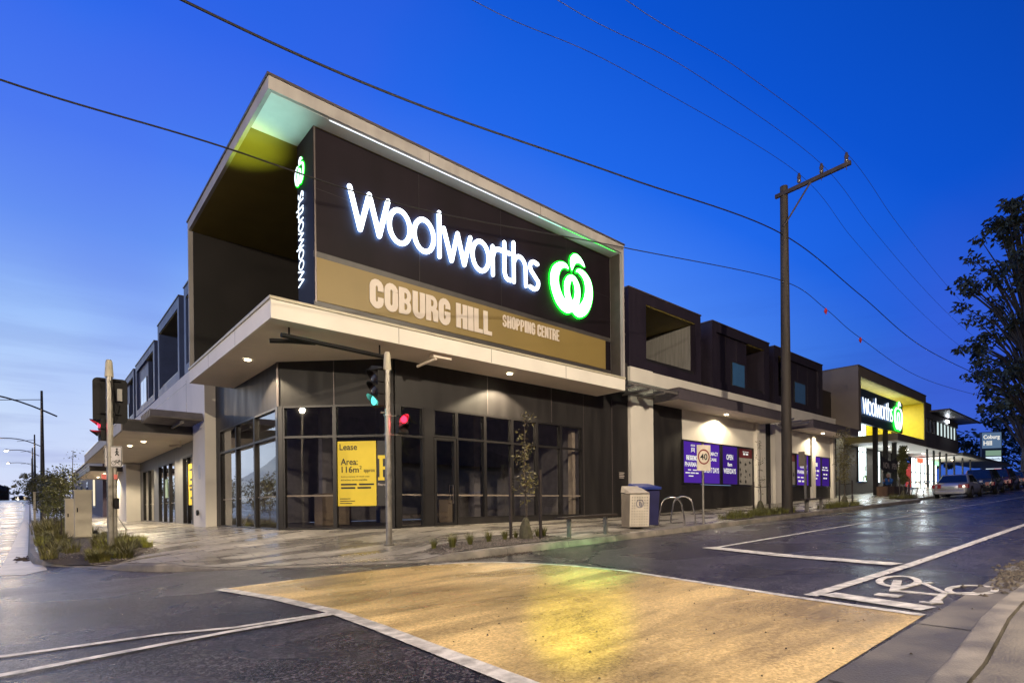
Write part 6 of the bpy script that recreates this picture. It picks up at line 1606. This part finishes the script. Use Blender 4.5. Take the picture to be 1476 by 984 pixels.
# ---------------------------------------------------------------- person on the planter
def skin_body(name, verts, edges, radii, mat, parent, sub=2):
    me = bpy.data.meshes.new(name); o = absloc(parent)
    me.from_pydata([tuple(Vector(v)-o) for v in verts], edges, []); me.materials.append(mat)
    ob = bpy.data.objects.new(name, me); COL.objects.link(ob); ob.parent = parent
    md = ob.modifiers.new('s', 'SKIN'); 
    for i, r_ in enumerate(radii): me.skin_vertices[0].data[i].radius = (r_, r_)
    me.skin_vertices[0].data[0].use_root = True
    md.use_smooth_shade = True; s2 = ob.modifiers.new('d', 'SUBSURF'); s2.levels = sub; s2.render_levels = sub
    return ob
bx_, by_ = 43.05, 11.5; sz = zf(bx_, by_)+.56
pr = thing('person', 'person in a blue jacket sitting hunched on the planter edge with hands to the face', 'person', (bx_, by_, sz))
V = [(0, 0, .06), (0, -.02, .28), (-.04, -.04, .46), (-.10, -.05, .58), (-.13, -.06, .68),      # pelvis, waist, chest, neck, head base
     (0, .10, .06), (-.40, .12, .08), (-.42, .12, -.34), (-.52, .12, -.40),
     (0, -.10, .06), (-.38, -.12, .10), (-.38, -.12, -.34), (-.48, -.12, -.40),
     (-.03, .17, .46), (-.16, .20, .24), (-.34, .12, .34), (-.03, -.21, .46), (-.18, -.24, .24), (-.36, -.16, .34)]
E_ = [(0, 1), (1, 2), (2, 3), (3, 4), (0, 5), (5, 6), (6, 7), (7, 8), (0, 9), (9, 10), (10, 11), (11, 12), (2, 13), (13, 14), (14, 15), (2, 16), (16, 17), (17, 18)]
Rr = [.14, .13, .14, .06, .055, .10, .075, .055, .05, .10, .075, .055, .05, .065, .05, .035, .065, .05, .035]
base = Vector((bx_, by_, sz))
skin_body('body', [base+Vector(v) for v in V], E_, Rr, mk('trousers_dark', (.03, .03, .045), .8), pr)
jk = mk('jacket_blue', (.02, .12, .42), .7, var=.1)
skin_body('jacket', [base+Vector(V[i]) for i in (0, 1, 2, 3, 13, 14, 15, 16, 17, 18)], [(0, 1), (1, 2), (2, 3), (2, 4), (4, 5), (5, 6), (2, 7), (7, 8), (8, 9)], [.155, .150, .165, .075, .085, .068, .05, .085, .068, .05], jk, pr)
skinm = mk('skin', (.45, .27, .2), .5)
hc = base+Vector((-.17, -.06, .76))
m = MB(); m.tube([hc+Vector((.02, 0, -.13)), hc+Vector((-.01, 0, -.10)), hc+Vector((0, 0, -.04)), hc+Vector((.01, 0, .03)), hc+Vector((.01, 0, .09)), hc+Vector((.01, 0, .125))], [.04, .07, .088, .095, .075, .02], 14)
m.tube([hc+Vector((-.085, 0, 0)), hc+Vector((-.115, 0, -.03)), hc+Vector((-.085, 0, -.04))], [.01, .016, .012], 6)
for s in (-1, 1): m.tube([hc+Vector((.01, s*.088, .02)), hc+Vector((.015, s*.1, 0)), hc+Vector((.01, s*.088, -.03))], [.01, .018, .01], 6)
hd = m.build('head', skinm, pr, smooth=True)
m = MB(); m.tube([hc+Vector((.03, 0, -.05)), hc+Vector((.03, 0, .03)), hc+Vector((.02, 0, .10)), hc+Vector((.01, 0, .145))], [.085, .102, .085, .02], 14); m.build('hair', mk('hair_pale', (.3, .26, .22), .8), pr, smooth=True)
for s, w in ((-1, V[18]), (1, V[15])):
    b0 = base+Vector(w); m = MB(); m.tube([b0, b0+Vector((-.03, 0, .05)), b0+Vector((-.04, 0, .09))], [.03, .04, .036], 8)
    for f in range(4): o_ = Vector((-.02, (f-1.5)*.02, .09)); m.tube([b0+o_, b0+o_+Vector((-.015, 0, .04)), b0+o_+Vector((.0, 0, .07+.01*(f % 2)))], [.0095, .009, .007], 6)
    m.tube([b0+Vector((-.01, -s*.03, .04)), b0+Vector((-.0, -s*.055, .075)), b0+Vector((.005, -s*.05, .10))], [.012, .010, .008], 6)
    m.build('hand', skinm, pr, smooth=True)
m = MB()
for s in (-1, 1): m.tube([base+Vector((-.40, s*.12, -.42)), base+Vector((-.50, s*.12, -.44)), base+Vector((-.62, s*.12, -.45))], [.045, .05, .035], 10)
m.build('shoes', blackm, pr, smooth=True)

# ---------------------------------------------------------------- far left, houses along the crest, and the houses opposite
def house(x, y, w, d_, h, label, z0=None, wallc=(.12, .08, .06), roofc=(.04, .035, .035), lit=False, rot=0):
    z = zg(x, y) if z0 is None else z0
    t = thing('house', label, 'house', (x, y, z)); 
    m = MB(); m.box((x-w/2, y-d_/2, z-.5), (x+w/2, y+d_/2, z+h)); m.build('wall', mk('house_wall_%02d' % int(wallc[0]*100), wallc, .7, bump=.2, bscale=15), t)
    m = MB(); e = .5; r_ = h+w*.22
    m.add([(x-w/2-e, y-d_/2-e, z+h), (x+w/2+e, y-d_/2-e, z+h), (x+w/2+e, y+d_/2+e, z+h), (x-w/2-e, y+d_/2+e, z+h), (x, y-d_/4, z+r_), (x, y+d_/4, z+r_)], [(0, 1, 4), (1, 2, 5, 4), (2, 3, 5), (3, 0, 4, 5), (0, 3, 2, 1)])
    m.build('roof', mk('roof_tile_%02d' % int(roofc[0]*100), roofc, .7, bump=.3, bscale=6), t)
    for s, (ax, ay) in enumerate(((x-w*.25, y-d_/2), (x+w*.25, y-d_/2))):
        m = MB(); m.box((ax-.7, ay-.05, z+.9), (ax+.7, ay-.01, z+2.2)); wn = m.build('window', framem, t); m = MB(); m.box((ax-.62, ay-.07, z+.98), (ax+.62, ay-.052, z+2.12)); m.build('pane', emit('house_lit', (1, .7, .35), .8) if lit and s == 0 else skyglass, wn)
    return t
house(-11.8, 232, 14, 12, 4.2, 'dark two storey house on the crest at the far left', wallc=(.10, .08, .07), z0=3.0)
house(-2.2, 262, 5, 8, 1.5, 'small dark house low on the crest beside the road', wallc=(.08, .08, .09), z0=3.2)
k = 0
for (x, y, h, c) in ((.6, 150, 6, 3), (-6, 190, 5, 3), (3, 175, 7, 4), (-20, 98, 4.5, 2.5)):
    tree('background_tree', x if x > 0 else x, y, h, c, ['dark round tree at the end of the verge', 'low tree on the road crest', 'tree behind the far end of the side street row', 'garden tree before the far left house'][k], 90+k, nclump=24, leaves=40, size=.5, grp='trees along the crest', crown_lo=.1, tr=.15, z0=zf(.2, y)-.1 if x > 0 else None); k += 1
# opposite side, seen only as reflections in the glass
house(-26, 14, 13, 14, 3.4, 'brick house across the side street', wallc=(.16, .09, .07), lit=True)
house(-27, 33, 12, 13, 3.4, 'second brick house across the side street', wallc=(.2, .15, .11))
house(6, -17, 15, 12, 3.6, 'brick house across the main street', wallc=(.17, .1, .08), lit=True)
house(27, -17, 14, 12, 3.6, 'pale house across the main street', wallc=(.25, .22, .18))
for k, (x, y, h, c) in enumerate(((-17, 22, 8, 3.4), (-15, -2, 7, 3), (17, -10, 9, 4), (-3, -16, 8, 3.5))):
    tree('garden_tree', x, y, h, c, ['garden tree between the two houses across the side street', 'garden tree on the opposite corner', 'garden tree between the houses across the main street', 'garden tree left of the brick house across the main street'][k], 120+k, nclump=45, leaves=45, size=.45, grp='garden trees across the streets', crown_lo=.25, tr=.2, col=greenleaf)

# ---------------------------------------------------------------- sky
W = bpy.data.worlds.new('World'); S.world = W; W.use_nodes = True
nt = W.node_tree; N = nt.nodes; L = nt.links
bg = N['Background']; tc = N.new('ShaderNodeTexCoord')
sky = N.new('ShaderNodeTexSky'); sky.sky_type = 'NISHITA'; sky.sun_disc = False; sky.sun_elevation = math.radians(1.0); sky.sun_rotation = math.radians(8)
nrm = N.new('ShaderNodeVectorMath'); nrm.operation = 'NORMALIZE'; L.new(tc.outputs['Generated'], nrm.inputs[0])
sx = N.new('ShaderNodeSeparateXYZ'); L.new(nrm.outputs[0], sx.inputs[0])
def math_(op, a, b=None, clamp=False):
    n = N.new('ShaderNodeMath'); n.operation = op; n.use_clamp = clamp
    for i, q in enumerate((a, b)):
        if q is None: continue
        if isinstance(q, (int, float)): n.inputs[i].default_value = q
        else: L.new(q, n.inputs[i])
    return n.outputs[0]
el = math_('ARCSINE', sx.outputs['Z'])                                # elevation, radians
elp = math_('MAXIMUM', el, 0.0)
# azimuth away from the afterglow, which lies up the side street (+Y, a little to -X)
gx, gy = -.16, .987
hx = math_('MULTIPLY', sx.outputs['X'], gx); hy = math_('MULTIPLY', sx.outputs['Y'], gy)
dt = math_('ADD', hx, hy)
hl = math_('SQRT', math_('ADD', math_('MULTIPLY', sx.outputs['X'], sx.outputs['X']), math_('MULTIPLY', sx.outputs['Y'], sx.outputs['Y'])))
ca = math_('DIVIDE', dt, math_('MAXIMUM', hl, .001))
az = math_('MULTIPLY', math_('POWER', math_('MAXIMUM', math_('SUBTRACT', 1.0, ca), .0001), 2.0), .42)
tt_ = math_('ADD', math_('MULTIPLY', elp, .92), az)
rp = N.new('ShaderNodeValToRGB'); L.new(tt_, rp.inputs[0])
cr = rp.color_ramp
stops = [(0, (.74, .84, .97)), (.11, (.62, .77, .98)), (.24, (.38, .60, .99)), (.36, (.16, .39, .96)), (.46, (.065, .235, .93)), (.60, (.012, .135, .82)), (.78, (.002, .085, .64)), (1.0, (.001, .062, .47))]
cr.elements[0].position = 0; cr.elements[0].color = (*stops[0][1], 1); cr.elements[1].position = 1; cr.elements[1].color = (*stops[-1][1], 1)
for p_, c_ in stops[1:-1]:
    e = cr.elements.new(p_); e.color = (*c_, 1)
# thin cloud streaks low over the horizon
mp = N.new('ShaderNodeMapping'); mp.inputs['Scale'].default_value = (1.2, 1.2, 11); mp.inputs['Location'].default_value = (3.1, 1.7, .4); L.new(nrm.outputs[0], mp.inputs[0])
cn = N.new('ShaderNodeTexNoise'); cn.inputs['Scale'].default_value = 2.1; cn.inputs['Detail'].default_value = 7; cn.inputs['Roughness'].default_value = .55; L.new(mp.outputs[0], cn.inputs['Vector'])
cm_ = N.new('ShaderNodeMapRange'); cm_.inputs[1].default_value = .46; cm_.inputs[2].default_value = .60; L.new(cn.outputs['Fac'], cm_.inputs[0])
low = N.new('ShaderNodeMapRange'); low.inputs[1].default_value = .38; low.inputs[2].default_value = .12; L.new(el, low.inputs[0])
cf = math_('MULTIPLY', math_('MULTIPLY', cm_.outputs[0], low.outputs[0]), .5)
dk = N.new('ShaderNodeVectorMath'); dk.operation = 'MULTIPLY'; dk.inputs[1].default_value = (.50, .52, .68); L.new(rp.outputs[0], dk.inputs[0])
mx = N.new('ShaderNodeMix'); mx.data_type = 'RGBA'; L.new(cf, mx.inputs[0]); L.new(rp.outputs[0], mx.inputs[6]); L.new(dk.outputs[0], mx.inputs[7])
ad = N.new('ShaderNodeMix'); ad.data_type = 'RGBA'; ad.blend_type = 'ADD'; ad.inputs[0].default_value = .004; L.new(mx.outputs[2], ad.inputs[6]); L.new(sky.outputs[0], ad.inputs[7])
bk = N.new('ShaderNodeMapRange'); bk.interpolation_type = 'SMOOTHSTEP'; bk.inputs[1].default_value = -.04; bk.inputs[2].default_value = -.20; L.new(ca, bk.inputs[0])
fin = N.new('ShaderNodeMix'); fin.data_type = 'RGBA'; L.new(bk.outputs[0], fin.inputs[0])
# away from the afterglow the lowest sky is already dusky; a broad uneven violet haze hangs higher up
dl = N.new('ShaderNodeMapRange'); dl.inputs[1].default_value = .42; dl.inputs[2].default_value = .05; L.new(el, dl.inputs[0])
da = N.new('ShaderNodeMapRange'); da.inputs[1].default_value = .55; da.inputs[2].default_value = .05; L.new(ca, da.inputs[0])
dm = N.new('ShaderNodeMix'); dm.data_type = 'RGBA'; L.new(math_('MULTIPLY', math_('MULTIPLY', dl.outputs[0], da.outputs[0]), .75), dm.inputs[0]); L.new(ad.outputs[2], dm.inputs[6]); dm.inputs[7].default_value = (.012, .075, .36, 1)
vn = N.new('ShaderNodeTexNoise'); vn.inputs['Scale'].default_value = 1.6; vn.inputs['Detail'].default_value = 3; L.new(nrm.outputs[0], vn.inputs['Vector'])
vr = N.new('ShaderNodeMapRange'); vr.interpolation_type = 'SMOOTHSTEP'; vr.inputs[1].default_value = .45; vr.inputs[2].default_value = .75; vr.inputs[4].default_value = .45; L.new(vn.outputs['Fac'], vr.inputs[0])
vm = N.new('ShaderNodeMix'); vm.data_type = 'RGBA'; L.new(vr.outputs[0], vm.inputs[0]); L.new(dm.outputs[2], vm.inputs[6]); vm.inputs[7].default_value = (.075, .12, .80, 1)
L.new(vm.outputs[2], fin.inputs[6]); fin.inputs[7].default_value = (.033, .030, .055, 1)
L.new(fin.outputs[2], bg.inputs[0]); bg.inputs[1].default_value = 1.0

# faint directional light of the afterglow
sl = bpy.data.lights.new('afterglow', 'SUN'); sl.energy = .12; sl.angle = math.radians(25); sl.color = (.75, .85, 1)
so = bpy.data.objects.new('afterglow', sl); COL.objects.link(so); so.rotation_euler = Vector((.16, -.987, -.25)).to_track_quat('-Z', 'Y').to_euler()

# ---------------------------------------------------------------- camera
cam = bpy.data.cameras.new('camera'); co = bpy.data.objects.new('camera', cam); COL.objects.link(co); S.camera = co
cam.sensor_width = 36; cam.lens = 36*F/1476; cam.shift_y = 237.6/1476; cam.clip_end = 4000; cam.clip_start = .05
c_, s_ = math.cos(ROLL), math.sin(ROLL)
right = Vector((RX, -RY, 0)); fwd = Vector((RY, RX, 0)); up = Vector((0, 0, 1))
xa = right*c_+up*s_; ya = right*-s_+up*c_; za = -fwd
co.matrix_world = Matrix(((xa.x, ya.x, za.x, 0), (xa.y, ya.y, za.y, 0), (xa.z, ya.z, za.z, 0), (0, 0, 0, 1)))
S.view_settings.view_transform = 'Standard'; S.view_settings.look = 'None'; S.view_settings.exposure = 0; S.view_settings.gamma = 1
S.cycles.use_denoising = True; S.cycles.max_bounces = 5; S.cycles.diffuse_bounces = 2; S.cycles.glossy_bounces = 3; S.cycles.transparent_max_bounces = 10
S.cycles.sample_clamp_indirect = 4; S.cycles.caustics_reflective = False; S.cycles.caustics_refractive = False; S.cycles.blur_glossy = .5
